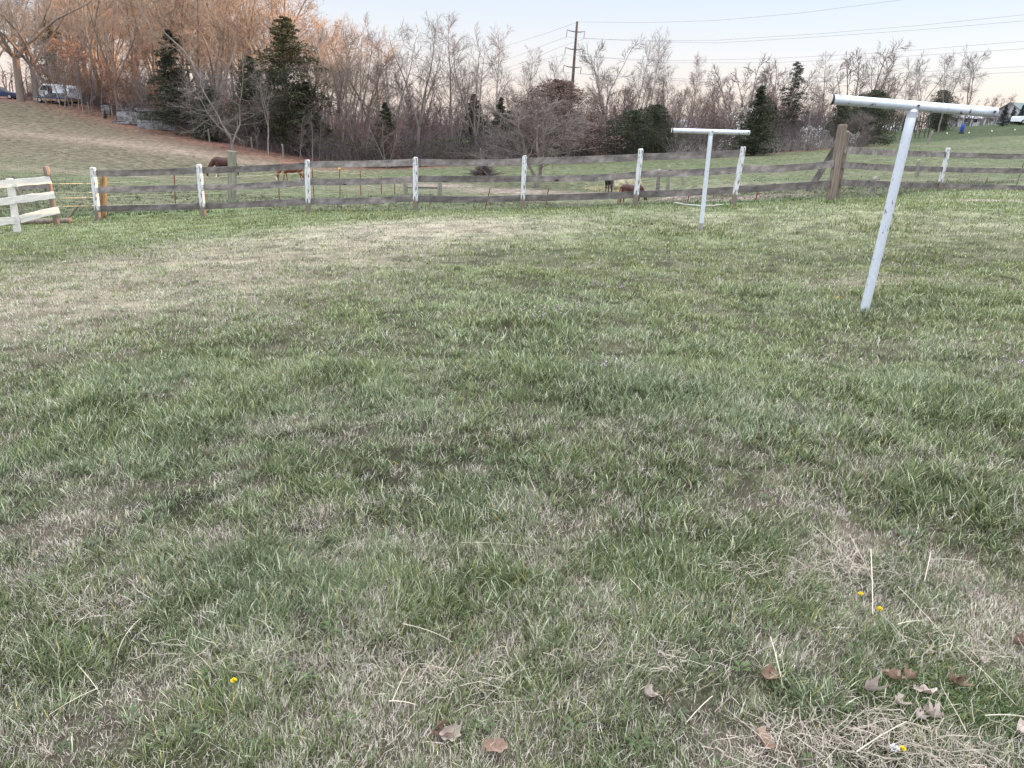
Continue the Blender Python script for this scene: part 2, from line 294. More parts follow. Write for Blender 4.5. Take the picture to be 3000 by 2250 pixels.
def gcol(x, y):
    d = dryness(x, y)[:, None]; n = fbm(x, y, .8, 51)[:, None]; big = fbm(x * .5, y, 14, 61)[:, None]
    g = GREEN + (GREEN2 - GREEN) * n
    c = g * (1 - d) + STRAW * .58 * d
    under = sstep(16, 8, y)[:, None]; c = c * (1 - under) + (np.array([.026, .025, .016]) * (1 - d) + (np.array([.10, .082, .062]) + np.array([.16, .135, .10]) * sstep(4, 6, y)[:, None]) * d) * under          # thatch and soil between near blades, coloured darker for shade in the gaps
    beyond = (y > FENCE_Y(x))[:, None] * sstep(17, 26, y)[:, None]
    past = (OLIVE * (1 - n) + GREEN * 1.15 * n) * (1 - d * .45) + STRAW * .7 * d * .45; past = past * .66
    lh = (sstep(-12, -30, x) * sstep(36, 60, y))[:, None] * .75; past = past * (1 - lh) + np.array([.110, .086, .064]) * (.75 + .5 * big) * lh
    c = c * (1 - beyond) + past * beyond
    hill = (np.clip(1.6 * (fbm(x * .45, y, 7, 71) - .25), 0, 1) * (.9 * blob(x, y, _gb[(330, 415)], 17, 7.5, -.1) + .6 * blob(x, y, _gb[(700, 470)], 14, 4) + .75 * blob(x, y, _gb[(250, 505)], 16, 4)))[:, None]
    hill = np.clip(hill * (.45 + .9 * fbm(x, y * 2, 1.5, 77)[:, None]), 0, .8); c = c * (1 - hill) + np.array([.235, .18, .14]) * hill
    k = np.zeros(len(x))
    for key, r1, r2, s in [((1500, 560), 3.0, 2.4, .9), ((1750, 570), 4.0, 2.6, 1.), ((1950, 585), 4, 1.7, .9), ((2100, 590), 3, 1.3, .7), ((1300, 545), 3, 2.0, .7)]:
        k = np.maximum(k, s * blob(x, y, _gb[key], r1, r2))
    k = np.clip(k * (.5 + 1.1 * fbm(x, y * 1.5, .9, 81)), 0, 1)[:, None] * beyond
    k = np.clip(k * 1.35, 0, 1); c = c * (1 - k) + (PINK * .8 * (.5 + .85 * fbm(x, y, .5, 91))[:, None]) * k
    ed = seg_dist(x, y, EDGE); behind = y > np.interp(x, [e[0] for e in EDGE], [e[1] for e in EDGE])
    inx = (x < EDGE[-1][0] + 4)
    lf = np.where(behind & inx, 1, np.exp(-(ed / np.where(x < -15, 4.2, 1.4)) ** 2)) * sstep(40, 50, y) * (inx | (ed < 4)); lf = np.clip(lf * (.6 + .8 * fbm(x, y, 2.2, 95)), 0, 1)[:, None]
    c = c * (1 - lf) + (LEAF * (.7 + .6 * n)) * lf
    hillr = (sstep(30, 40, x) * sstep(94, 101, y - .12 * (x - 50)))[:, None]
    c = c * (1 - hillr) + (np.array([.055, .068, .036]) * (.8 + .4 * n)) * hillr
    return np.clip(c, 0, 1)
# ground sheet
ax = lambda segs: np.unique(np.round(np.concatenate([np.arange(a, b, s) for a, b, s in segs] + [[segs[-1][1]]]), 4))
gx = ax([(-420, -70, 9), (-70, -14, .7), (-14, 14, .14), (14, 80, .7), (80, 420, 8)]); gy = ax([(-60, 0, 3), (0, 20, .12), (20, 60, .4), (60, 150, 1.1), (150, 460, 9)])
X, Y_ = np.meshgrid(gx, gy); X = X.ravel(); Yr = Y_.ravel(); Z = zt(X, Yr)
nx, ny = len(gx), len(gy); ii = np.arange(nx * ny).reshape(ny, nx)
q = np.stack([ii[:-1, :-1], ii[:-1, 1:], ii[1:, 1:], ii[1:, :-1]], -1).reshape(-1, 4)
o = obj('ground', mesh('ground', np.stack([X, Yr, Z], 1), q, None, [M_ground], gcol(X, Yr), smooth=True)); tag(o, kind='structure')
# ------------------------------------------------------------------ grass
TALLX = []
def tuft_factor(x, y): return fbm(x, y, .38, 101, 2)
TALL = [(G(px, py)[:2], r) for px, py, r in [(260, 1200, .22), (330, 1250, .3), (1560, 960, .45), (1600, 915, .35), (1650, 1150, .35), (1400, 1730, .16), (2000, 680, .9), (1880, 660, .7), (2700, 900, .7), (2450, 930, .3),
        (2800, 880, .6), (560, 1270, .25), (1000, 1100, .25), (2740, 1180, .4), (2950, 1250, .35), (2000, 1160, .3), (150, 2000, .15), (2350, 2080, .12), (1900, 1650, .2), (2560, 670, .8), (1330, 990, .25), (2210, 860, .45), (300, 640, .7), (1100, 640, .9), (780, 650, .8), (2535, 925, .16), (2052, 684, .25), (904, 632, .2), (1217, 626, .2), (1530, 622, .2), (1860, 611, .2), (2147, 609, .2), (2433, 594, .3), (597, 642, .2), (288, 650, .25), (1450, 1790, .12), (1300, 1500, .22), (2150, 1600, .18), (700, 1700, .2), (2780, 1500, .25), (600, 1050, .4)]]
def blades(n, x, y, L, W, dry_bias, rng, segs=3, flat=0.0, gc=False, tuft=0.0):
    az = rng.rand(n) * 2 * math.pi; out = np.zeros(n)
    if tuft:                                   # gather a share of the blades into radiating tufts
        nt_ = max(1, n // 46); ci = rng.randint(0, n, nt_); tcx, tcy = x[ci], y[ci]; tsz = .018 + .034 * rng.rand(nt_) ** 2
        pick = rng.rand(n) < tuft; k = rng.randint(0, nt_, n); a = rng.rand(n) * 6.283; r_ = np.abs(rng.randn(n)) * tsz[k]
        x = np.where(pick, tcx[k] + np.cos(a) * r_, x); y = np.where(pick, tcy[k] + np.sin(a) * r_, y)
        az = np.where(pick, a + rng.randn(n) * .45, az); out = np.where(pick, .35 + .5 * np.clip(r_ / .05, 0, 1), 0)
        tone = np.where(pick, rng.rand(nt_)[k], rng.rand(n)); tl = np.where(pick, (.8 + .5 * rng.rand(nt_))[k], 1.0); dr = np.where(pick & (rng.rand(n) < .8), rng.rand(nt_)[k], rng.rand(n))
    else: tone = rng.rand(n); dr = rng.rand(n); tl = 1.0; pick = np.zeros(n, bool)
    dn = dryness(x, y); tf = tuft_factor(x, y); tall = np.zeros(n)
    for c, r in TALL: tall = np.maximum(tall, np.exp(-(((x - c[0]) ** 2 + (y - c[1]) ** 2) / r ** 2)))
    is_dry = dr < np.clip(dn * 1.05 + dry_bias - .4 * tall - .05 * pick, 0.04, .93)
    ln = L * (.45 + .85 * rng.rand(n)) * (.75 + .6 * tf) * tl * np.where(is_dry, .8, 1.0) * (1 + .55 * tall) * (1 - .4 * np.clip(dn - .4, 0, 1) - .18 * (is_dry & pick))
    ca = fbm(x, y, .5, 111, 2) * 12; az = np.where((rng.rand(n) < .5) & ~pick, ca + rng.randn(n) * .6, az)
    lean = np.where(is_dry, .7 + .75 * rng.rand(n), .12 + .6 * rng.rand(n) + out) + flat
    curl = np.where(is_dry, rng.randn(n) * (.55 if flat < .45 else 1.1), .25 + .55 * rng.rand(n))
    z0 = zt(x, y) - .005
    V = []; px_, py_, pz_ = x.copy(), y.copy(), z0.copy(); th = lean * .6
    side = rng.rand(n) * 2 * math.pi; fl = rng.rand(n) < .5; sxv = np.where(fl, -np.sin(az), np.cos(side)); syv = np.where(fl, np.cos(az), np.sin(side))
    wd = W * (.6 + .65 * rng.rand(n)) * np.where(is_dry, .72, 1.0) * (1 + .3 * tall)
    prof = [.9, 1.0, .7, 0] if segs == 3 else [1, .8, 0]
    for k in range(segs + 1):
        hw = wd * prof[k] * .5
        if k < segs:
            V.append(np.stack([px_ - sxv * hw, py_ - syv * hw, pz_], 1)); V.append(np.stack([px_ + sxv * hw, py_ + syv * hw, pz_], 1))
            st = ln / segs
            px_ = px_ + np.sin(th) * np.cos(az) * st; py_ = py_ + np.sin(th) * np.sin(az) * st; pz_ = pz_ + np.maximum(np.cos(th), -.1) * st
            th = th + curl * .5; az = az + np.where(is_dry, rng.randn(n) * .4, rng.randn(n) * .1)
        else: V.append(np.stack([px_, py_, pz_], 1))
    V = np.stack(V, 1); nv = 2 * segs + 1; base = (np.arange(n) * nv)[:, None]
    Q = [np.concatenate([base + 2 * k, base + 2 * k + 1, base + 2 * k + 3, base + 2 * k + 2], 1) for k in range(segs - 1)]
    T = np.concatenate([base + 2 * segs - 2, base + 2 * segs - 1, base + 2 * segs], 1)
    u = (.5 * tone + .5 * rng.rand(n))[:, None]; v = rng.rand(n)[:, None]; bl = fbm(x, y, .8, 121)[:, None]
    g = np.array([.045, .082, .022]) * (1 - u) + np.array([.235, .275, .095]) * u
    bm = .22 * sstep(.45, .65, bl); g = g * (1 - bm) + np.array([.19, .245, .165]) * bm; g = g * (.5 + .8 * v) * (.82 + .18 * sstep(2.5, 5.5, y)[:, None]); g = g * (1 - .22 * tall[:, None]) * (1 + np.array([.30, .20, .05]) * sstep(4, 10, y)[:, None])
    pale = (rng.rand(n) < np.clip(.12 + .03 * sstep(2.5, 5.5, y), 0, 1))[:, None]; g = np.where(pale, np.array([.45, .475, .32]) * (.75 + .5 * v), g)       # pale blades: highlights and sheen painted into the colour
    s = (np.array([.86, .78, .69]) * (1 - u) + np.array([.46, .38, .30]) * u) * (.35 + .85 * v)
    yl = (rng.rand(n) < .012)[:, None]; g = np.where(yl, np.array([.44, .36, .12]), g)
    c = np.where(is_dry[:, None], s, g)
    if gc: c = gcol(x, y) * (.75 + .6 * v) * np.where(is_dry[:, None], 1.3, 1.0)
    c = np.repeat(c[:, None, :], nv, 1)
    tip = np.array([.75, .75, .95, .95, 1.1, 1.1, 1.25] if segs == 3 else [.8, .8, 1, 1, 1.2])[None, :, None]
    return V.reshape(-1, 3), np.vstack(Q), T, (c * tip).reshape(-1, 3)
def scatter(n, y0, y1, rng, wk=.75, pad=.5, power=1.0):
    out_x, out_y = [], []
    y = np.sqrt(y0 * y0 + (y1 * y1 - y0 * y0) * rng.rand(int(n * 1.0))) if power == 1 else y0 + (y1 - y0) * rng.rand(n)
    x = (rng.rand(len(y)) * 2 - 1) * (wk * y + pad); return x, y
def inshape(x, y): return None
mb = MB(); rng = np.random.RandomState(5)
def zone(n, y0, y1, L, W, bias, segs=3, wk=.78, pad=.6, cond=None, flat=0, gc=False, tuft=0):
    x, y = scatter(n, y0, y1, rng, wk, pad)
    dens = .5 + .8 * np.clip(tuft_factor(x, y) - .1, 0, 1)
    keep = rng.rand(len(x)) < dens
    if cond is not None: keep &= cond(x, y)
    x, y = x[keep], y[keep]; mb.add(*blades(len(x), x, y, L, W, bias, rng, segs, flat, gc, tuft))
lawn = lambda x, y: y < FENCE_Y(x) + .6
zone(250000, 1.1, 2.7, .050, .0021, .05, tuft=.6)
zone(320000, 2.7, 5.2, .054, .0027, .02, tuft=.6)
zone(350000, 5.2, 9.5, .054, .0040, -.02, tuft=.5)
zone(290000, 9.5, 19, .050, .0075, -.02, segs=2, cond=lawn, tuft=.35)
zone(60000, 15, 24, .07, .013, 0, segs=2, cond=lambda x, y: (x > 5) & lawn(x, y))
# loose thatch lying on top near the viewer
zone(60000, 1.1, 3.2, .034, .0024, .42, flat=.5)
zone(1500, 1.1, 4.5, .13, .0024, .9, flat=.6)
o = obj('lawn_grass', mb.me('lawn_grass', [M_blade])); tag(o, kind='stuff')
mb = MB(); past = lambda x, y: y > FENCE_Y(x) + .6
def wood_front(x): return np.interp(x, [e[0] for e in EDGE], [e[1] for e in EDGE])
zone(150000, 17, 34, .10, .018, 0, segs=2, cond=past, gc=True, tuft=.4)
zone(50000, 34, 80, .06, .04, 0, segs=2, gc=True, flat=.7, cond=lambda x, y: y < wood_front(x) - 1)
o = obj('pasture_grass', mb.me('pasture_grass', [M_blade])); tag(o, kind='stuff')
#INSERT
# ------------------------------------------------------------------ boards, posts
def frame(p0, p1, upv=(0, 0, 1)):
    p0 = Vector(p0); x = (Vector(p1) - p0); L = x.length; x.normalize(); y = Vector(upv).cross(x).normalized(); z = x.cross(y)
    return Matrix(((x.x, y.x, z.x, p0.x), (x.y, y.y, z.y, p0.y), (x.z, y.z, z.z, p0.z), (0, 0, 0, 1))), L
def board(name, p0, p1, h, t, m, parent=None, sag=0, ragged=.0018, ends=0, seed=0):
    M, L = frame(p0, p1); r = np.random.RandomState(seed + int(L * 1000) % 999); n = max(3, int(L / .12)); xs = np.linspace(0, L, n)
    V = []; ph = r.rand(4) * 6
    for i, xx in enumerate(xs):
        s = -sag * 4 * (xx / L) * (1 - xx / L); up = h / 2 + r.randn() * ragged; lo = -h / 2 + r.randn() * ragged; tw = .012 * math.sin(xx * 1.3 + ph[0])
        ex = (ends * (r.rand() - .5)) if i in (0, n - 1) else 0
        for (yy, zz) in ((-t / 2, lo), (t / 2, lo), (t / 2, up), (-t / 2, up)): V.append((xx + ex * (1 if zz > 0 else -1), yy + tw, zz + s))
    idx = np.arange(n * 4).reshape(n, 4); a = idx[:-1]; b = idx[1:]
    Q = np.stack([a, b, np.roll(b, -1, 1), np.roll(a, -1, 1)], -1).reshape(-1, 4).tolist() + [[0, 1, 2, 3][::-1][i] for i in []]
    Q = list(map(tuple, Q)) + [(0, 3, 2, 1), tuple(int(v) for v in idx[-1])]
    me = mesh(name, V, Q, None, [m]); return obj(name, me, parent, M)
def sqpost(name, base, top, wd, dp, m, parent=None, yaw=0, chamfer=.02, bury=.25, jit=.003):
    b = Vector(base); tp = Vector(top); z = (tp - b); L = z.length; z.normalize(); x = Vector((math.cos(yaw), math.sin(yaw), 0)); y = z.cross(x).normalized(); x = y.cross(z)
    M = Matrix(((x.x, y.x, z.x, b.x), (x.y, y.y, z.y, b.y), (x.z, y.z, z.z, b.z), (0, 0, 0, 1))); r = np.random.RandomState(int(abs(base[0]) * 97) % 999)
    zs = [-bury, 0, .1, .3, .5, .75, 1.0, L - chamfer, L]; zs = sorted(set([v for v in zs if v <= L])); V = []
    for k in zs:
        s = 1 if k < L else 1 - chamfer * 1.3 / wd
        for (a, c) in ((-1, -1), (1, -1), (1, 1), (-1, 1)): V.append((a * wd / 2 * s + r.randn() * jit, c * dp / 2 * s + r.randn() * jit, k + (r.randn() * .006 if k == L else 0)))
    n = len(zs); idx = np.arange(n * 4).reshape(n, 4); a = idx[:-1]; c = idx[1:]
    Q = np.stack([a, np.roll(a, -1, 1), np.roll(c, -1, 1), c], -1).reshape(-1, 4).tolist() + [idx[0][::-1].tolist(), idx[-1].tolist()]
    return obj(name, mesh(name, V, Q, None, [m]), parent, M)
def rpost(name, base, top, r, m, parent=None, bury=.25, sides=12, taper=.93, jit=.004, cap=None):
    b = Vector(base); tp = Vector(top); M, L = frame((0, 0, 0), (tp - b)); z = (tp - b).normalized(); x = Vector((1, 0, 0)); y = z.cross(x).normalized(); x = y.cross(z)
    M = Matrix(((x.x, y.x, z.x, b.x), (x.y, y.y, z.y, b.y), (x.z, y.z, z.z, b.z), (0, 0, 0, 1)))
    zs = np.array([-bury, 0] + list(np.linspace(.12, 1, 8) * (L - .012)) + [L]); pts = np.zeros((len(zs), 3)); pts[:, 2] = zs
    rs = r * np.interp(zs, [0, L], [1, taper]); rs[-1] *= .82; rr = np.random.RandomState(int(abs(base[0]) * 31) % 99); pts[:, :2] += rr.randn(len(zs), 2) * jit
    k = MB().tube(pts, rs, sides); return obj(name, k.me(name, [m], True), parent, M)
def Pg(px, py, Y):          # foot on the ground below the sight line at depth Y
    p = P(px, py, Y); p[2] = z1(p[0], p[1]); return p
# --- paddock board fence
base = P(1535, 618, 17.8)
fe = empty('board_fence', (0.0, 17.8, z1(0, 17.8)), 'long three-rail fence of grey weathered boards on peeling white posts across the lawn', 'fence')
fp = [((288, 645), (272, 490), 18.3), ((597, 640), (583, 482), 18.2), ((904, 630), (900, 468), 18.0), ((1217, 622), (1218, 460), 17.9), ((1530, 618), (1537, 457), 17.8),
      ((1860, 607), (1878, 436), 17.0), ((2147, 606), (2178, 429), 16.5), ((2748, 562), (2780, 433), 23.0), ((3085, 566), (3128, 428), 22.4)]
for b, t, Yp in fp:
    bb = P(*b, Yp); tt = P(*t, Yp); tt = tt + (bb * 0); bb[2] = z1(bb[0], bb[1]); sqpost('post', bb, tt, .098, .09, M_peel, fe, yaw=random.uniform(-.12, .12))
# corner post pair and brace
cb = P(2432, 590, 17.0); cb[2] = z1(cb[0], cb[1]); sqpost('post', cb, P(2470, 364, 17.0), .15, .11, M_woodbrown, fe, yaw=.15, jit=.005)
cb2 = P(2453, 575, 17.35); cb2[2] = z1(cb2[0], cb2[1]); sqpost('post', cb2, P(2482, 384, 17.25), .07, .10, M_woodbrown, fe, yaw=.2, jit=.005)
board('brace', P(2368, 560, 17.35), P(2452, 425, 17.28), .13, .035, M_wood, fe, ends=.03)
Yr_ = dict((p[0][0], p[2]) for p in fp)
rails = [  # (x0,y0,Y0, x1,y1,Y1)
 (282, 508, 18.3, 583, 499, 18.2), (286, 557, 18.3, 588, 549, 18.2), (289, 611, 18.3, 592, 604, 18.2),
 (590, 499, 18.2, 898, 485, 18.0), (593, 549, 18.2, 900, 534, 18.0), (598, 604, 18.2, 902, 590, 18.0),
 (904, 482, 18.0, 1216, 475.5, 17.9), (906, 533, 18.0, 1216, 526, 17.9), (908, 590, 18.0, 1216, 580, 17.9),
 (1219, 475.5, 17.9, 1534, 474, 17.8), (1219, 523.5, 17.9, 1533, 523, 17.8), (1219, 581.5, 17.9, 1530, 580, 17.8),
 (1538, 472.5, 17.8, 1872, 461, 17.0), (1536, 524, 17.8, 1868, 513, 17.0), (1534, 580, 17.8, 1862, 570, 17.0),
 (1876, 460, 17.0, 2170, 449.5, 16.5), (1872, 511, 17.0, 2162, 498, 16.5), (1866, 569, 17.0, 2152, 556, 16.5),
 (2168, 497, 16.5, 2444, 480, 16.9), (2158, 554.5, 16.5, 2436, 537, 16.9),
 (2474, 439, 17.1, 2772, 452, 23), (2468, 483, 17.1, 2764, 496, 23), (2460, 534, 17.1, 2752, 543.5, 23),
 (2776, 453.5, 23, 3110, 458.5, 22.4), (2768, 497, 23, 3104, 502, 22.4), (2756, 545, 23, 3094, 552, 22.4)]
for i, (x0, y0, Y0, x1, y1, Y1) in enumerate(rails):
    off = .075; M_ = M_wood
    board('rail', P(x0, y0, Y0 + off) + np.array([0, 0, .0]), P(x1, y1, Y1 + off), .142, .028, M_, fe, sag=random.uniform(.005, .03), ends=.01, seed=i)
board('rail', P(2168, 503.5, 16.62), P(2206, 504, 16.66), .03, .03, M_wood, fe)
# dark knots
# --- leaning white board fence at the far left
lf = empty('board_fence', tuple(Pg(52, 683, 16.2)), 'short run of leaning whitewashed boards at the left edge of the lawn', 'fence')
sqpost('post', Pg(52, 683, 16.2), P(28, 523, 16.2), .13, .05, M_wboard, lf, chamfer=.004)
rpost('post', Pg(168, 658, 17.2), P(133, 487, 17.2), .065, M_woodbrown, lf, taper=1.0)['label'] = 'round brown post leaning left'
for a, b, off in [((-140, 558, 14.9), (150, 527, 17.1), .0), ((-140, 618, 14.9), (162, 571, 17.1), .0), ((-140, 668, 14.9), (57, 644, 16.3), 0), ((62, 643, 16.4), (174, 615, 17.1), 0)]:
    board('rail', P(*a) + np.array([0, -.03, 0]), P(*b) + np.array([0, -.03, 0]), .145, .03, M_wboard, lf, sag=-.02, ragged=.006, ends=.05)
for a, b, Yb in [((-300, 705), (-330, 560), 13.6)]: sqpost('post', Pg(*a, Yb), P(*b, Yb), .13, .05, M_wboard, lf, chamfer=.004)
lg = MB(); p0 = P(-60, 682, 17.5); p1 = P(209, 649, 17.7); xs = np.linspace(0, 1, 12); pts = np.array([p0 * (1 - s) + p1 * s for s in xs]); pts[:, 2] = zt(pts[:, 0], pts[:, 1]) + .06
lg.tube(pts, .06 + .008 * np.sin(xs * 20), 9); tag(obj('log', lg.me('log', [M_woodbrown], True)), 'peeled brown log lying in the grass below the leaning white boards', 'log')
tag(board('plank', P(53, 549, 19.5), P(138, 548, 19.5), .11, .03, M_wood), 'dark plank seen behind the top boards of the leaning white fence', 'plank')
tag(rpost('stake', Pg(71, 615, 20.0), P(50, 552, 20.0), .03, M_woodbrown), 'thin brown stake leaning behind the whitewashed boards', 'stake')
a = P(193, 640, 18.6); a[2] = z1(a[0], a[1]); tag(rpost('stick', a, P(237, 595, 18.6), .03, M_woodbrown, bury=.05), 'brown stick propped in the gateway between the two fences', 'stick')
tag(rpost('fence_post', Pg(304, 650, 18.75), P(302, 507, 18.75), .088, M_woodyellow, jit=.008), 'thick round yellow-brown post behind the first white fence post', 'post')
tag(sqpost('fence_post', Pg(681, 596, 22), P(679, 442, 22), .19, .17, M_woodgrey, jit=.006), 'tall square grey-green post standing behind the board fence near the dark horse', 'post')
# weedy dead stems at the round post
def cords():
    cl = [([(150, 539, 17.1), (285, 537, 18.7), (330, 535, 22), (425, 531, 27)], 'top pale electric cord strung from the leaning white fence to the round post'),
          ([(160, 563, 17.2), (290, 564, 18.7), (310, 560, 20)], 'second pale electric cord crossing the gateway'),
          ([(165, 581, 17.2), (295, 578, 18.7), (430, 570, 27), (700, 566, 31)], 'third pale electric cord running right from the gateway'),
          ([(290, 515, 18.7), (352, 516.5, 21), (440, 518, 27)], 'pale cord just under the top rail of the first fence bay'),
          ([(170, 605, 17.2), (300, 602, 18.7), (560, 596, 26)], 'lowest faint cord strung across the gateway')]
    for pts, lab in cl:
        k = MB(); pp = np.array([P(*p) for p in pts]); k.tube(pp, [.0042] * len(pp), 4)
        tag(obj('cord', k.me('cord', [M_tape])), lab, 'cord', 'electric fence cords')
    tp = [(510, 512, 28), (817, 505, 31), (916, 494, 32), (995, 497, 34), (1055.7, 503, 35), (1117.7, 520, 36)]
    for off, lab in ((.06, 'upper thin cord sagging between the red steel posts'), (.45, 'lower thin cord between the red steel posts')):
        pp = []
        for a, b in zip(tp[:-1], tp[1:]):
            A = P(*a); B = P(*b)
            for s in np.linspace(0, 1, 6)[:-1]: p = A * (1 - s) + B * s; p[2] -= .1 * 4 * s * (1 - s) * .6 + off; pp.append(p)
        k = MB(); k.tube(np.array(pp), [.006] * len(pp), 4); tag(obj('cord', k.me('cord', [M_tape])), lab, 'cord', 'electric fence cords')
cords()
reds = [(515, 621, 510, 509, 28, 0, 'red steel post in the first bay of the board fence'), (818, 581, 815, 500, 31, 0, 'red steel post beside the grazing chestnut horse head'), (920, 573, 914, 490, 32, 1, 'red steel post with yellow cap just right of the third white post'),
        (996, 567, 995, 493, 34, 1, 'second red steel post with a yellow cap'), (1057, 564, 1055.5, 500, 35, 0, 'red steel post standing between the two rails left of the wooden brace'), (1118, 568, 1117.5, 517, 36, 0, 'short red steel post left of the wooden brace'), (1156, 570, 1156, 523, 36, 0, 'red steel post close beside the wooden brace'),
        (1422, 597, 1436, 552, 30, 0, 'leaning red steel post by the bare dirt left of centre'), (1598, 597, 1607, 553, 30, 0, 'leaning red steel post right of the small bare pasture tree'), (1807, 600, 1818, 547, 29, 0, 'leaning red steel post beside the pony tail'),
        (2011, 596, 2019, 569, 26, 0, 'short leaning red steel post behind the white bent pipe'), (2207, 598, 2222, 558, 22, 0, 'leaning red steel post right of the seventh white post')]
for bx, by, tx, ty, Yp, cap, lab in reds:
    e = empty('steel_post', tuple(Pg(bx, by, Yp)), lab, 'post', 'red steel electric fence posts')
    b = Pg(bx, by, Yp); t = P(tx, ty, Yp); rpost('stake', b, t, .019, M_red, e, sides=5, taper=1, jit=0)
    if cap: k = MB(); k.box((-.045, -.045, -.03), (.045, .045, .07)); obj('cap', k.me('cap', [M_yel]), e, Matrix.Translation(Vector(t)))
# wooden H brace
e = empty('post_brace', tuple(Pg(1238, 571, 33.5)), 'two stubby wooden posts joined by a cross rail in the pasture', 'brace')
rpost('post', Pg(1188, 571, 33.5), P(1187, 533, 33.5), .10, M_woodgrey, e); rpost('post', Pg(1288, 572, 33.5), P(1288.5, 531, 33.5), .10, M_woodgrey, e)
board('rail', P(1190, 549, 33.5), P(1288, 551, 33.5), .07, .07, M_wood, e)
for bx, by, tx, ty, Yp, r, m, lab in [(1928, 543, 1931, 497, 42, .10, M_wood, 'dark squat post in the pasture behind the middle rail'), (1956, 547, 1961, 488, 42, .10, M_woodgrey, 'pale grey post right of the dark squat pasture post'),
        (2001, 546, 2000, 513, 46, .09, M_woodgrey, 'short pale post with a weed clump at its foot'), (2686, 521, 2692, 467, 40, .10, M_woodgrey, 'pale topped brown post behind the near clothesline pole'), (2553, 568, 2564, 519, 26, .085, M_wood, 'brown stub post right of the wooden corner post'),
        (2717, 418, 2732, 385, 92, .14, M_woodgrey, 'leaning grey post at the foot of the green slope')]:
    tag(rpost('fence_post', Pg(bx, by, Yp), P(tx, ty, Yp), r, m), lab, 'post', 'wooden posts in the pasture')
for i, (bx, by, Yp) in enumerate([(2592, 563, 26), (2646, 562, 26), (2710, 561, 26), (2763, 561, 24.5), (2822, 563, 24.5), (2851, 563, 24.5), (2878, 563, 24.5), (2972, 560, 25)]):
    ln = .35 if i < 7 else .95
    b = Pg(bx, by, Yp); t = b + np.array([random.uniform(.03, .10), 0, ln]); tag(rpost('stake', b, t, .016, M_wood, sides=5), 'thin dark stake in the row under the bottom rail right of the corner post' if i < 7 else 'taller thin stake behind the right-hand fence bay', 'stake', 'thin stakes right of the corner post' if i < 7 else None)
for px, py in [(2774.6, 391), (2839, 389.6), (2906, 384.6), (2973.6, 381)]:
    b = Pg(px, 400, 96); t = P(px, py - 1, 96); e = empty('electric_fence_post', tuple(b), 'tiny white-topped electric fence post on the green slope', 'post', 'white-topped posts on the green slope')
    rpost('stake', b, t, .02, M_wood, e, sides=5); k = MB(); k.box((-.05, -.05, -.07), (.05, .05, .08)); obj('insulator', k.me('insulator', [M_white]), e, Matrix.Translation(Vector(t)))
# bent white pipe on the ground
ctlp = np.array([G(*p) for p in [(1977, 599), (2010, 605), (2048, 609.5), (2090, 608.5), (2114, 605.5)]]); pp = []
for i in range(4):
    for s in np.linspace(0, 1, 5)[:-1]: pp.append(ctlp[i] * (1 - s) + ctlp[i + 1] * s)
pp.append(ctlp[-1]); pp = np.array(pp); pp[:, 2] = zt(pp[:, 0], pp[:, 1]) + .035; k = MB(); k.tube(pp, [.018] * len(pp), 8)
tag(obj('pipe', k.me('pipe', [mat('dull_plastic', (.42, .40, .36), .6)], True)), 'bent off-white plastic pipe lying on the grass behind the far clothesline pole', 'pipe')
# --- clothesline poles
def tpole(bpx, tpx, l, r, Yp, rad_, label, foot, blacks):
    b = P(*bpx, Yp); b[2] = z1(b[0], b[1]); t = P(*tpx, Yp); L = P(*l, Yp); Rr = P(*r, Yp); e = empty('clothesline_pole', tuple(b), label, 'clothesline pole', 'steel clothesline poles')
    rpost('pole', b, t, rad_, M_pipe, e, sides=24, taper=1.0, jit=.0006)
    M, ln = frame(L, Rr); k = MB(); xs = np.linspace(0, ln, 9); pts = np.zeros((9, 3)); pts[:, 0] = xs; k.tube(pts, [rad_ * 1.03] * 9, 24)
    cb_ = obj('crossbar', k.me('crossbar', [M_pipe], True), e, M)
    k = MB(); k.tube(np.array([(-.004, 0, 0), (.012, 0, 0)]), [rad_ * .93] * 2, 20); k2 = obj('end_cap', k.me('end_cap', [mat('cap_paint', (.6, .56, .46), .7)]), e, M)
    k = MB(); k.tube(np.array([(.0, 0, 0), (.02, 0, 0)]), [rad_ * 1.05] * 2, 24, cap=False); obj('end_rim', k.me('end_rim', [mat('rim_rust', (.06, .05, .05), .8)]), e, M)
    # weld collar and bolts
    k = MB(); tv = Vector(t); ax_ = (Vector(t) - Vector(b)).normalized(); a0 = tv - ax_ * rad_ * 1.9; a1 = tv - ax_ * rad_ * .7
    k.tube(np.array([a0, (a0 + a1) / 2, a1]), [rad_ * 1.0, rad_ * 1.06, rad_ * 1.2], 24, cap=False); obj('weld_collar', k.me('weld_collar', [M_pipe], True), e, Matrix())
    for f in (.515, .975):
        p = Vector(L).lerp(Vector(Rr), f) + Vector((0, -rad_ * 1.0, rad_ * .1)); k = MB(); k.tube(np.array([p, p + Vector((0, -.012, 0))]), [.011, .009], 8); obj('bolt', k.me('bolt', [mat('rust', (.10, .07, .06), .8)]), e, Matrix())
    return e, b, t
e, b, t = tpole((2531, 915), (2676, 318), (2434, 291), (2918, 330), 7.2, .041, 'near leaning grey-white steel T-shaped clothesline pole, larger of the two', 0, 0)
e, b, t = tpole((2052, 678), (2083, 386), (1968, 382), (2196, 389), 13.8, .037, 'far smaller white steel T-shaped clothesline pole nearer the fence', 0, 0)
k = MB(); zz = Vector(t) - Vector(b); zz.normalize(); k.tube(np.array([Vector(b) - zz * .05, Vector(b) + zz * .13]), [.039, .039], 20, cap=False); obj('bare_foot', k.me('bare_foot', [mat('bare_steel', (.28, .26, .24), .8)], True), e, Matrix())
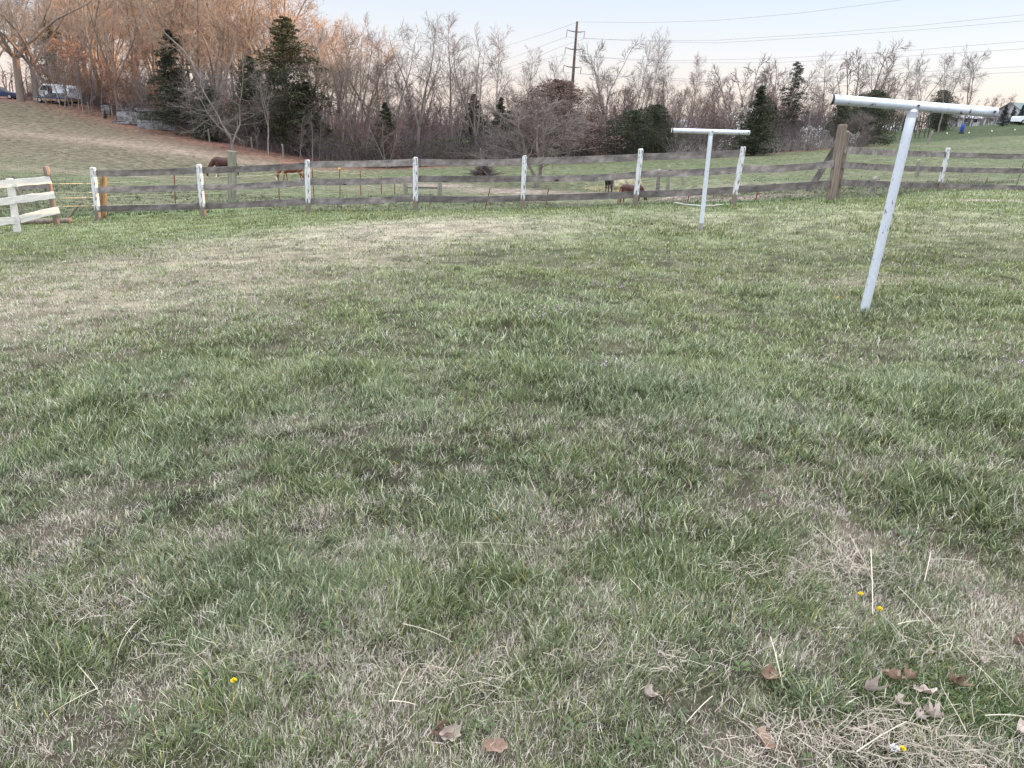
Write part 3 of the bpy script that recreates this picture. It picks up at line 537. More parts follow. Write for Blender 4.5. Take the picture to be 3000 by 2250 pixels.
# --- horses
def mirror(pts): return [(x, -y, z, a, b) for x, y, z, a, b in pts]
def loft(k, pts, sides=14):
    P3 = np.array([p[:3] for p in pts], float); T = np.gradient(P3, axis=0); T /= np.linalg.norm(T, axis=1, keepdims=True) + 1e-9; V = []
    for p, t_, (ry, rz) in zip(P3, T, [p[3:5] for p in pts]):
        y = np.array([0, 1, 0.]); z = np.cross(t_, y); z /= np.linalg.norm(z)
        for i in range(sides): an = i * 2 * math.pi / sides; V.append(p + y * ry * math.cos(an) + z * rz * math.sin(an))
    n = len(pts); idx = np.arange(n * sides).reshape(n, sides); Q = np.stack([idx[:-1], np.roll(idx[:-1], -1, 1), np.roll(idx[1:], -1, 1), idx[1:]], -1).reshape(-1, 4)
    V = np.vstack([V, P3[0], P3[-1]]); T3 = []
    for i in range(sides): j = (i + 1) % sides; T3 += [(n * sides, j, i), (n * sides + 1, idx[-1][i], idx[-1][j])]
    k.add(V, Q, T3)
def horse_mesh(step=.12, neck=None):
    k = MB()
    loft(k, [(-.86, 0, 1.12, .05, .06), (-.82, 0, 1.13, .16, .20), (-.70, 0, 1.17, .25, .29), (-.5, 0, 1.18, .29, .34), (-.25, 0, 1.10, .31, .37), (0, 0, 1.05, .32, .39), (.25, 0, 1.07, .30, .40), (.45, 0, 1.14, .25, .38), (.60, 0, 1.17, .20, .30), (.74, 0, 1.12, .13, .2), (.78, 0, 1.1, .05, .08)])
    loft(k, neck or [(.45, 0, 1.30, .12, .2), (.68, 0, 1.14, .13, .23), (.88, 0, .92, .10, .18), (1.04, 0, .70, .085, .14), (1.14, 0, .55, .08, .11), (1.16, 0, .5, .04, .05)])
    if not neck: loft(k, [(1.06, 0, .62, .05, .06), (1.10, 0, .56, .085, .115), (1.15, 0, .44, .085, .12), (1.19, 0, .30, .062, .085), (1.21, 0, .16, .05, .062), (1.22, 0, .09, .052, .06), (1.22, 0, .05, .03, .035)])
    fr = [(.50, .15, 1.05, .10, .14), (.50, .16, .85, .085, .12), (.51, .15, .66, .058, .075), (.52, .14, .50, .05, .055), (.52, .14, .46, .05, .055), (.51, .14, .30, .032, .036), (.51, .14, .16, .034, .04), (.52, .14, .12, .042, .046), (.55, .14, .06, .038, .042), (.57, .14, .03, .055, .06), (.58, .14, .0, .06, .068)]
    hd = [(-.62, .13, 1.12, .14, .22), (-.60, .17, .95, .14, .22), (-.56, .17, .78, .10, .17), (-.62, .16, .64, .065, .10), (-.72, .15, .54, .048, .068), (-.74, .15, .46, .042, .05), (-.72, .15, .30, .034, .038), (-.71, .15, .17, .036, .042), (-.70, .15, .13, .044, .048), (-.67, .15, .06, .04, .044), (-.65, .15, .03, .057, .062), (-.64, .15, .0, .062, .07)]
    sh = lambda L, dx, z0=1.0: [(x + dx * max(0, (z0 - z)), y, z, a, b) for x, y, z, a, b in L]
    loft(k, sh(fr, step)); loft(k, mirror(sh(fr, -step * .7))); loft(k, sh(hd, -step)); loft(k, mirror(sh(hd, step * 1.2)))
    for s in (1, -1): loft(k, [(1.06, .05 * s, .62, .02, .03), (1.02, .075 * s, .66, .025, .03), (.98, .09 * s, .72, .008, .008)] if not neck else [(neck[-2][0], .05 * s, neck[-2][2] + .1, .02, .03), (neck[-2][0] - .02, .07 * s, neck[-2][2] + .18, .025, .03), (neck[-2][0] - .03, .08 * s, neck[-2][2] + .24, .008, .008)])
    tmp = k.me('tmp', []); to = bpy.data.objects.new('tmp', tmp); C.objects.link(to)
    r = to.modifiers.new('r', 'REMESH'); r.mode = 'VOXEL'; r.voxel_size = .022; s = to.modifiers.new('s', 'SMOOTH'); s.iterations = 5; s.factor = .5
    dg = bpy.context.evaluated_depsgraph_get(); me = bpy.data.meshes.new_from_object(to.evaluated_get(dg)); bpy.data.objects.remove(to)
    me.polygons.foreach_set('use_smooth', np.ones(len(me.polygons), dtype=bool)); me.name = 'body'; return me
def coat(me, base, legs, sock=None, face=None):
    n = len(me.vertices); co = np.empty(n * 3, dtype=np.float32); me.vertices.foreach_get('co', co); co = co.reshape(-1, 3)
    c = np.tile(np.array(base), (n, 1)); z = co[:, 2]; l = (np.clip((.62 - z) / .2, 0, 1) * (co[:, 0] < .9))[:, None]; c = c * (1 - l) + np.array(legs) * l
    if sock is not None: s = ((z < .30) & (co[:, 0] < .9) & sock(co))[:, None]; c = np.where(s, np.array([.62, .55, .5]), c)
    if face is not None: f = ((co[:, 0] > 1.16) & (z < .42) & (np.abs(co[:, 1]) < .06))[:, None]; c = np.where(f, np.array(face), c)
    hf = ((z < .045) & (co[:, 0] < .9))[:, None]; c = np.where(hf, np.array([.06, .05, .04]), c)
    c *= (.85 + .3 * fbm(co[:, 0] + 5, co[:, 2] + 5 + co[:, 1], .35, 7))[:, None]
    a = me.color_attributes.new('Col', 'FLOAT_COLOR', 'POINT'); c4 = np.ones((n, 4), dtype=np.float32); c4[:, :3] = c; a.data.foreach_set('color', c4.ravel())
M_coat = mat('horse_coat', (1, 1, 1), .55, attr=True, spec=.35)
def hair(k, pts0, dirv, n, L, col_r, seed):
    r = np.random.RandomState(seed); A = np.array(pts0, float); S = r.rand(n) * (len(A) - 1); i = S.astype(int); f = (S - i)[:, None]; p = A[i] * (1 - f) + A[i + 1] * f
    B = np.zeros((n, 4, 3)); B[:, 0] = p
    for j in range(1, 4): B[:, j] = B[:, j - 1] + np.array(dirv)[None] * L / 3 * (.7 + .5 * r.rand(n, 1)) + r.randn(n, 3) * .012 * L
    V, Q = tubes(B, np.tile([.012, .013, .011, .003], (n, 1)), 3); k.add(V, Q)
def horse(px, py, Yp, heading, scale, base, legs, mane, label, sock=None, face=None, step=.12):
    p = Pg(px, py, Yp); e = empty('horse', tuple(p), label, 'horse'); e.rotation_euler = (0, 0, heading); e.scale = (scale,) * 3
    me = horse_mesh(step); coat(me, base, legs, sock, face); me.materials.append(M_coat); b = obj('body', me, e)
    mm = mat('mane_hair', mane, .6)
    k = MB(); hair(k, [(.42, 0, 1.5), (.7, 0, 1.34), (.9, 0, 1.08), (1.06, 0, .8), (1.12, 0, .66)], (.02, -.35, -.75), 110, .30, None, 3); o = obj('mane', k.me('mane', [mm]), e)
    k = MB(); hair(k, [(-.84, 0, 1.26), (-.87, .02, 1.2), (-.86, -.02, 1.15)], (-.08, 0, -1), 80, .95, None, 4); o = obj('tail', k.me('tail', [mm]), e)
    return e
horse(660, 524, 55, math.pi + .5, .95, (.055, .02, .014), (.035, .018, .014), (.02, .014, .012), 'dark bay horse grazing behind the tall grey post', step=.10, sock=lambda co: (co[:, 1] > 0) & (co[:, 0] > 0))
horse(857, 532, 56, math.pi + .12, .89, (.20, .065, .034), (.17, .06, .035), (.24, .09, .05), 'chestnut horse with white socks grazing near the third white fence post', sock=lambda co: co[:, 0] < 0, face=(.65, .6, .58), step=.16)
horse(1848, 603, 38, .42, .70, (.055, .018, .012), (.028, .012, .010), (.30, .15, .08), 'small red-brown pony with pale tail seen through the fence by the hay', step=.05)
horse(1783, 561, 48.2, -math.pi / 2 + .1, .70, (.012, .011, .012), (.012, .011, .012), (.01, .01, .01), 'black pony facing the viewer with its head down at the hay', step=.03)
# hay pile
c0 = Pg(1830, 561, 50); r = np.random.RandomState(2); nth, nph = 40, 16; V = []
for j in range(nph + 1):
    ph = j / nph * math.pi / 2
    for i in range(nth):
        th = i / nth * 2 * math.pi; rr = 1 + .16 * math.sin(th * 3 + 1) + .07 * r.randn() * math.cos(ph)
        V.append((math.cos(th) * math.cos(ph) ** .75 * 1.05 * rr, math.sin(th) * math.cos(ph) ** .75 * .85 * rr, math.sin(ph) * .98 * (1 + .04 * r.randn()) - .05))
idx = np.arange((nph + 1) * nth).reshape(nph + 1, nth); Q = np.stack([idx[:-1], np.roll(idx[:-1], -1, 1), np.roll(idx[1:], -1, 1), idx[1:]], -1).reshape(-1, 4)
k = MB(); k.add(V, Q); e = empty('hay_pile', tuple(c0), 'pale green-gold round heap of hay in the pasture behind the pony', 'hay pile'); obj('bale', k.me('bale', [M_hay], True), e)
n = 2600; a = r.rand(n) * 2 * math.pi; ph = np.arcsin(r.rand(n)); rr = 1.0 + .05 * r.randn(n); sp = r.rand(n) < .45; B = np.zeros((n, 3, 3))
B[:, 0] = np.stack([np.where(sp, np.cos(a) * (1 + 1.6 * r.rand(n)), np.cos(a) * np.cos(ph) ** .75 * 1.05 * rr), np.where(sp, np.sin(a) * (1 + .9 * r.rand(n)), np.sin(a) * np.cos(ph) ** .75 * .85 * rr), np.where(sp, .04, np.sin(ph) * rr * .95)], 1)
B[:, 1] = B[:, 0] + r.randn(n, 3) * .06; B[:, 2] = B[:, 1] + r.randn(n, 3) * .07; V, Q = tubes(B, np.tile([.008, .008, .003], (n, 1)), 3); k = MB(); k.add(V, Q); obj('loose_hay', k.me('loose_hay', [mat('loose_hay', (.46, .40, .25), .9)]), e)
# brush pile
c0 = Pg(1418, 513, 60); r = np.random.RandomState(9); n = 500; B = np.zeros((n, 3, 3)); B[:, 0, 0] = r.randn(n) * .27; B[:, 0, 1] = r.randn(n) * .25; B[:, 0, 2] = np.abs(r.randn(n)) * .14 * np.exp(-B[:, 0, 0] ** 2 * 6) * 2.5
d = r.randn(n, 3) * [.2, .2, .1]; B[:, 1] = B[:, 0] + d; B[:, 2] = B[:, 1] + d + r.randn(n, 3) * .05; B[:, :, 2] = np.maximum(B[:, :, 2], .0); V, Q = tubes(B + c0, np.tile([.035, .025, .012], (n, 1)), 4); k = MB(); k.add(V, Q)
tag(obj('brush_pile', k.me('brush_pile', [mat('dead_brush', (.10, .075, .07), .9)])), 'dark heap of dead branches on the grass before the woods', 'brush pile')
# molehills / droppings are in the turf; vehicles by the woods
def prism(k, prof, w0, w1=None, zsplit=None, col=None):
    """side profile (x,z) extruded along y, narrower above zsplit"""
    n = len(prof); V = []
    for s in (-1, 1):
        for x, z in prof: ww = w0 if (w1 is None or z <= zsplit) else w1; V.append((x, s * ww / 2, z))
    me = bpy.data.meshes.new('t'); f = [tuple(range(n))[::-1], tuple(range(n, 2 * n))] + [(i, (i + 1) % n, n + (i + 1) % n, n + i) for i in range(n)]
    return V, f
def polyobj(name, prof, w0, m, parent, w1=None, zs=None, bevel=.04):
    V, f = prism(None, prof, w0, w1, zs); me = mesh(name, V, polys=f, mats=[m]); o = obj(name, me, parent)
    b = o.modifiers.new('b', 'BEVEL'); b.width = bevel; b.segments = 2; b.limit_method = 'ANGLE'; return o
def wheel(x, y, r, parent):
    k = MB(); k.tube(np.array([(0, -.11, 0), (0, -.09, 0), (0, .09, 0), (0, .11, 0)]), [r * .92, r, r, r * .92], 20); o = obj('wheel', k.me('wheel', [M_dark], False), parent); o.location = (x, y, r)
    k = MB(); k.tube(np.array([(0, -.125, 0), (0, .125, 0)]), [r * .55] * 2, 14); obj('rim', k.me('rim', [mat('rim_metal', (.4, .4, .4), .4, metal=.6)]), o)
M_vanw = mat('old_white_van_paint', (.76, .78, .82), .4, noise=1, col2=(.68, .70, .74), nscale=2, spec=.4); M_glass = mat('dark_glass', (.03, .035, .045), .12, spec=.6)
def van():
    b = Pg(172, 305, 98); e = empty('van', tuple(b), 'old white cargo van parked under the trees at the hilltop', 'van', rz=math.pi - .30); e.rotation_euler[1] = -.02
    polyobj('body', [(-2.75, .35), (-2.8, .9), (-2.72, 1.85), (-2.6, 2.02), (.95, 2.05), (1.25, 1.98), (1.85, 1.28), (2.55, 1.10), (2.72, .95), (2.75, .4)], 1.95, M_vanw, e, 1.7, 1.3, .07)
    k = MB(); k.add([(1.3, -.74, 1.9), (1.86, -.8, 1.27), (1.86, .8, 1.27), (1.3, .74, 1.9), (1.34, -.74, 1.93), (1.92, -.8, 1.29), (1.92, .8, 1.29), (1.34, .74, 1.93)], [(4, 5, 6, 7), (0, 1, 5, 4), (3, 7, 6, 2), (0, 4, 7, 3), (1, 2, 6, 5)]); obj('windscreen', k.me('windscreen', [M_glass]), e)
    for s in (-1, 1):
        k = MB(); k.add([(.45, .96 * s, 1.32), (1.55, .96 * s, 1.32), (1.22, .87 * s, 1.86), (.45, .87 * s, 1.86)], [(0, 1, 2, 3)]); k.add([(.45, .985 * s, 1.32), (1.55, .985 * s, 1.32), (1.22, .895 * s, 1.86), (.45, .895 * s, 1.86)], [(3, 2, 1, 0)]); obj('side_window', k.me('side_window', [M_glass]), e)
        k = MB(); k.box((-.25, .93 * s - .06, .5), (.35, .93 * s + .06, 1.85)); obj('side_opening', k.me('side_opening', [M_dark]), e)
        for x in (-1.75, 1.75): wheel(x, .88 * s, .37, e)
        k = MB(); k.box((2.7, .6 * s - .14, .75), (2.8, .6 * s + .14, .95)); obj('headlight', k.me('headlight', [mat('lamp_glass', (.6, .6, .6), .2)]), e)
    k = MB(); k.box((2.7, -.95, .38), (2.86, .95, .56)); k.box((-2.92, -.95, .40), (-2.76, .95, .56)); obj('bumper', k.me('bumper', [mat('bumper', (.12, .12, .13), .5)]), e)
van()
def car(px, py, Yp, rz, m, label, L=4.4, low=None, H=1.4):
    b = Pg(px, py, Yp); e = empty('car', tuple(b), label, 'car', rz=rz); s = L / 4.4; h = H / 1.4
    polyobj('body', [(-2.2 * s, .3), (-2.2 * s, .8 * h), (-1.9 * s, .92 * h), (-.9 * s, .95 * h), (.9 * s, .93 * h), (2.1 * s, .78 * h), (2.2 * s, .55 * h), (2.2 * s, .3)], 1.7, m, e, bevel=.06)
    polyobj('cabin', [(-1.5 * s, .9 * h), (-1.05 * s, 1.36 * h), (.25 * s, 1.4 * h), (.95 * s, .92 * h)], 1.5, M_glass, e, 1.3, 1.0, .05)
    polyobj('roof', [(-1.05 * s, 1.34 * h), (-1.0 * s, 1.42 * h), (.22 * s, 1.44 * h), (.28 * s, 1.36 * h)], 1.34, m, e, bevel=.02)
    if low: k = MB(); k.box((-2.23 * s, -.9, .28), (2.23 * s, .9, .52)); obj('lower_panel', k.me('lower_panel', [low]), e)
    for sy in (-1, 1):
        for x in (-1.35 * s, 1.35 * s): wheel(x, .8 * sy, .32, e)
    return e
car(163, 306, 95, math.pi - .2, mat('blue_car_paint', (.05, .065, .11), .4), 'blue car with tan lower panels in front of the white van', 4.2, mat('tan_panel', (.30, .20, .11), .6), 1.1)
car(4, 290, 106, .2, mat('navy_car_paint', (.03, .04, .09), .4), 'dark navy junk car at the left edge behind the trunks', 4.4)
car(140, 286, 112, .15, mat('rust_red_paint', (.22, .06, .05), .6), 'rusty red-roofed old car behind the white van', 4.6)
car(3008, 368, 128, .1, mat('white_car_paint', (.75, .77, .8), .3), 'white car parked at the right edge on top of the green slope', 4.6, H=1.7)
def boxthing(name, cat, px, py, Yp, w_, d_, h_, m, label, rz=0, parts=()):
    b = Pg(px, py, Yp); e = empty(name, tuple(b), label, cat, rz=rz)
    k = MB(); k.box((-w_ / 2, -d_ / 2, 0), (w_ / 2, d_ / 2, h_)); o = obj('body', k.me('body', [m]), e); bv = o.modifiers.new('b', 'BEVEL'); bv.width = .03; bv.segments = 2
    for nm, lo, hi, pm in parts: k = MB(); k.box(lo, hi); obj(nm, k.me(nm, [pm]), e)
    return e
M_jw = mat('grubby_white_metal', (.32, .32, .33), .5, noise=1, col2=(.12, .105, .10), nscale=2.6, ramp=(.42, .58)); M_jk = mat('junk_dark', (.05, .045, .045), .8)
boxthing('water_heater', 'appliance', 311, 313, 94, .9, .8, 1.0, M_jw, 'white metal box discarded among the trunks right of the van', .2, [('lid', (-.47, -.42, 1.0), (.47, .42, 1.06), M_jk)])
e = boxthing('flatbed_trailer', 'trailer', 412, 348, 90, 5.4, 2.0, .35, M_jk, 'long derelict trailer with white side panels at the wood edge', .28, [('side_panel', (-2.2, -1.04, .35), (-.2, -1.0, 1.35), M_jw), ('side_panel', (-.1, -1.04, .35), (1.2, -1.0, 1.3), M_jw), ('side_panel', (1.3, -1.04, .35), (2.6, -1.0, 1.25), M_jw), ('white_sill', (-2.6, -1.12, .12), (2.5, -1.05, .28), M_jw), ('roof_sheet', (-2.6, -1, 1.4), (2.7, 1, 1.5), M_jk), ('load', (-.4, -.6, 1.5), (2.3, .6, 1.78), M_jw)])
for x in (-1.2, 1.2): wheel(x, -.9, .34, e)
boxthing('block_stack', 'stack', 462, 373, 87.5, 3.9, .8, .95, mat('pale_blocks', (.26, .26, .26), .9, noise=1, col2=(.14, .13, .12), nscale=3, ramp=(.45, .6)), 'low stack of pale blocks at the wood edge below the trailer', .35, [('top_course', (-1.6, -.3, .95), (.9, .3, 1.12), M_jk)])
boxthing('tarpaulin_heap', 'tarpaulin', 378, 330, 94, 1.6, 1.0, .9, mat('blue_white_tarp', (.35, .42, .62), .6, noise=1, col2=(.7, .7, .74), nscale=2), 'blue and white tarpaulin heap behind the trailer', .1, [('fold', (-.5, -.3, .9), (.3, .3, 1.2), M_jw)])
boxthing('scrap_heap', 'scrap', 560, 372, 92, 2.6, 1.2, .8, M_jw, 'grubby white scrap showing behind the dark conifer', .2, [('sheet', (-1, -.5, .8), (.8, .4, .9), M_jk)])
M_siding = mat('pale_siding', (.40, .39, .41), .7, noise=1, col2=(.5, .49, .5), nscale=1, scale=(.3, .3, 12)); M_roofg = mat('green_grey_roof', (.13, .16, .15), .8); M_roofp = mat('pale_roof', (.44, .43, .46), .8); M_win = M_glass
def house(px, py, Yp, w_, d_, hw, hr, rz, mr, label, nwin=3):
    b = Pg(px, py, Yp); b[2] = P(px, py, Yp)[2]; e = empty('house', tuple(b), label, 'house', rz=rz)
    V = [(-w_ / 2, -d_ / 2, -2), (w_ / 2, -d_ / 2, -2), (w_ / 2, d_ / 2, -2), (-w_ / 2, d_ / 2, -2), (-w_ / 2, -d_ / 2, hw), (w_ / 2, -d_ / 2, hw), (w_ / 2, d_ / 2, hw), (-w_ / 2, d_ / 2, hw), (-w_ / 2, 0, hw + hr), (w_ / 2, 0, hw + hr)]
    obj('wall', mesh('wall', V, polys=[(0, 1, 5, 4), (1, 2, 6, 9, 5), (2, 3, 7, 6), (3, 0, 4, 8, 7), (4, 5, 9, 8), (8, 9, 6, 7)], mats=[M_siding]), e)
    ov = .35; sl_ = hr / (d_ / 2); V = []; pl = []
    for s in (-1, 1):
        n0 = len(V); y0, z0 = s * (d_ / 2 + ov), hw - ov * sl_
        V += [(-w_ / 2 - ov, y0, z0 + .03), (w_ / 2 + ov, y0, z0 + .03), (w_ / 2 + ov, 0, hw + hr + .03), (-w_ / 2 - ov, 0, hw + hr + .03), (-w_ / 2 - ov, y0, z0 + .2), (w_ / 2 + ov, y0, z0 + .2), (w_ / 2 + ov, 0, hw + hr + .2), (-w_ / 2 - ov, 0, hw + hr + .2)]
        pl += [tuple(n0 + i for i in f) for f in ((4, 5, 6, 7), (0, 3, 2, 1), (0, 1, 5, 4), (1, 2, 6, 5), (3, 0, 4, 7))]
    obj('roof', mesh('roof', V, polys=pl, mats=[mr]), e)
    for i in range(nwin):
        x = (i + .5) / nwin * w_ - w_ / 2; k = MB(); k.box((x - .5, -d_ / 2 - .06, .9), (x + .5, -d_ / 2 - .003, 2.1)); o = obj('window', k.me('window', [M_win]), e)
        k = MB(); k.box((x - .6, -d_ / 2 - .08, 2.1), (x + .6, -d_ / 2 - .003, 2.2)); k.box((x - .6, -d_ / 2 - .1, .8), (x + .6, -d_ / 2 - .003, .9)); obj('frame', k.me('frame', [M_white]), o)
    k = MB(); k.box((w_ * .05, -d_ / 2 - .05, 0), (w_ * .05 + .9, -d_ / 2 - .004, 2.05)); obj('door', k.me('door', [M_roofg]), e)
    return e
house(2790, 370, 175, 8, 6, 1.8, 1.3, .3, M_roofp, 'pale low house glimpsed behind the leaning pole and bare trees')
house(2845, 366, 195, 9, 6, 1.8, 1.2, -.1, M_roofp, 'second pale low house right of the blue drum, behind the twigs')
house(3040, 374, 175, 14, 9, 2.9, 1.7, .05, M_roofg, 'house with green-grey roof behind the dark spruces at the right edge')
house(1978, 420, 150, 7, 6, 2.6, 1.4, .2, M_roofp, 'pinkish white house glimpsed through the trees left of the far clothesline pole')
house(2604, 400, 190, 4, 4, 1.4, 1.0, 0, M_roofp, 'tiny shed roof on the skyline right of the tangled trees', 1)
# swing set and blue drum
b = Pg(2702, 392, 108); e = empty('swing_set', tuple(b), 'dark wooden platform frame standing under the bare trees on the slope', 'frame'); z = 1.9
for dx in (-.55, .5):
    for dy in (-.5, .5): rpost('leg', b + np.array([dx * 1.15, dy, 0]), b + np.array([dx, dy, z]), .05, M_jk, e)
k = MB(); k.box((-.75, -.65, 0), (.7, .65, .16)); obj('platform', k.me('platform', [M_jk]), e, Matrix.Translation(Vector(b + np.array([0, 0, z]))))
b = Pg(2818, 382, 112); e = empty('drum', tuple(b), 'bright blue drum standing on the slope near the pale tree', 'drum'); k = MB(); k.tube(np.array([(0, 0, .25), (0, 0, .3), (0, 0, .85), (0, 0, 1.25), (0, 0, 1.3)]), [.2, .23, .25, .23, .2], 16); M_blue = mat('blue_plastic', (.03, .07, .30), .4); obj('body', k.me('body', [M_blue], True), e)
k = MB(); k.box((-.25, -.25, 0), (.25, .25, .25)); obj('stand', k.me('stand', [M_jk]), e)
# utility pole and wires
YP = 125
b = Pg(1671, 300, YP); b[:2] = P(1672, 290, YP)[:2]; b[2] = z1(b[0], b[1]); t = P(1691, 63, YP); e = empty('utility_pole', tuple(b), 'tall brown transmission pole with three pairs of arms rising above the woods', 'utility pole')
k = MB(); pts = np.array([b * (1 - s) + t * s for s in np.linspace(0, 1, 8)]); k.tube(pts, np.linspace(.28, .17, 8), 12); obj('pole', k.me('pole', [mat('pole_wood', (.10, .085, .075), .9, noise=1, col2=(.07, .06, .05), nscale=2)], True), e, Matrix())
M_arm = mat('arm_steel', (.24, .22, .22), .6); tips = []
for (cx, cy) in ((1687, 93), (1682, 145), (1677, 197)):
    for s, (ex, ey) in ((-1, (cx - 25, cy - 6)), (1, (cx + 26, cy - 1))):
        A = P(cx, cy, YP); Bp = P(ex, ey, YP); Mi = P((cx + ex) / 2, (cy + ey) / 2 + 1.5, YP); k = MB(); k.tube(np.array([A, Mi, Bp]), [.10, .085, .05], 8); ar = obj('arm', k.me('arm', [M_arm]), e, Matrix())
        D = Bp + np.array([-.05, 0, -1.0]); k = MB(); k.tube(np.array([Bp, (Bp + D) / 2, D]), [.05, .07, .05], 8); obj('insulator', k.me('insulator', [M_arm]), e, Matrix()); tips.append(D)
M_wire = mat('power_wire', (.30, .30, .34), .6)
wires = [([(1692, 64, YP), (1900, 66.5, 121), (2100, 60, 117), (2350, 38, 112), (2700, -8, 105), (3100, -75, 98)], 'topmost power wire climbing to the upper right'),
 ([tips[1], (1950, 119, 120), (2100, 118, 117), (2400, 99, 111), (2700, 74, 105), (3000, 43, 99), (3300, 5, 93)], 'upper of the first pair of power wires'), ([tips[0], (1850, 120, 122), (2100, 126, 117), (2400, 108, 111), (2700, 87, 105), (3000, 61, 99), (3300, 28, 93)], 'lower of the first pair of power wires'),
 ([tips[3], (1950, 178, 120), (2250, 172, 114), (2560, 156, 108), (3000, 121, 99), (3300, 92, 93)], 'upper of the second pair of power wires'), ([tips[2], (1950, 184, 120), (2250, 184, 114), (2560, 171, 108), (3000, 143, 99), (3300, 116, 93)], 'lower of the second pair of power wires'),
 ([tips[5], (2050, 234, 118), (2400, 227, 111), (2750, 208, 104), (3000, 195, 99), (3300, 176, 93)], 'upper of the lowest pair of power wires'), ([tips[4], (2050, 241, 118), (2420, 240, 111), (2750, 222, 104), (3000, 211, 99), (3300, 194, 93)], 'lower of the lowest pair of power wires'),
 ([tips[0], (1600, 130, 132), (1560, 147, 138), (1400, 205, 160)], 'power wire falling left from the upper arm'), ([tips[1], (1640, 138, 132), (1560, 172, 145), (1400, 232, 170)], 'second power wire falling left behind the tree crowns'), ([(1689, 66, YP), (1600, 98, 136), (1450, 145, 160)], 'faint wire falling left from the pole top'), ([tips[2], (1580, 178, 138), (1400, 240, 165)], 'power wire falling left from the middle arm')]
for pts, lab in wires:
    pp = np.array([p if isinstance(p, np.ndarray) else P(*p) for p in pts]); s = np.arange(len(pp)); ss = np.linspace(0, len(pp) - 1, 25); pp = np.stack([np.interp(ss, s, pp[:, i]) for i in range(3)], 1)
    k = MB(); k.tube(pp, [.019] * 25, 5); tag(obj('power_line', k.me('power_line', [M_wire])), lab, 'power line', 'power wires strung from the pole')
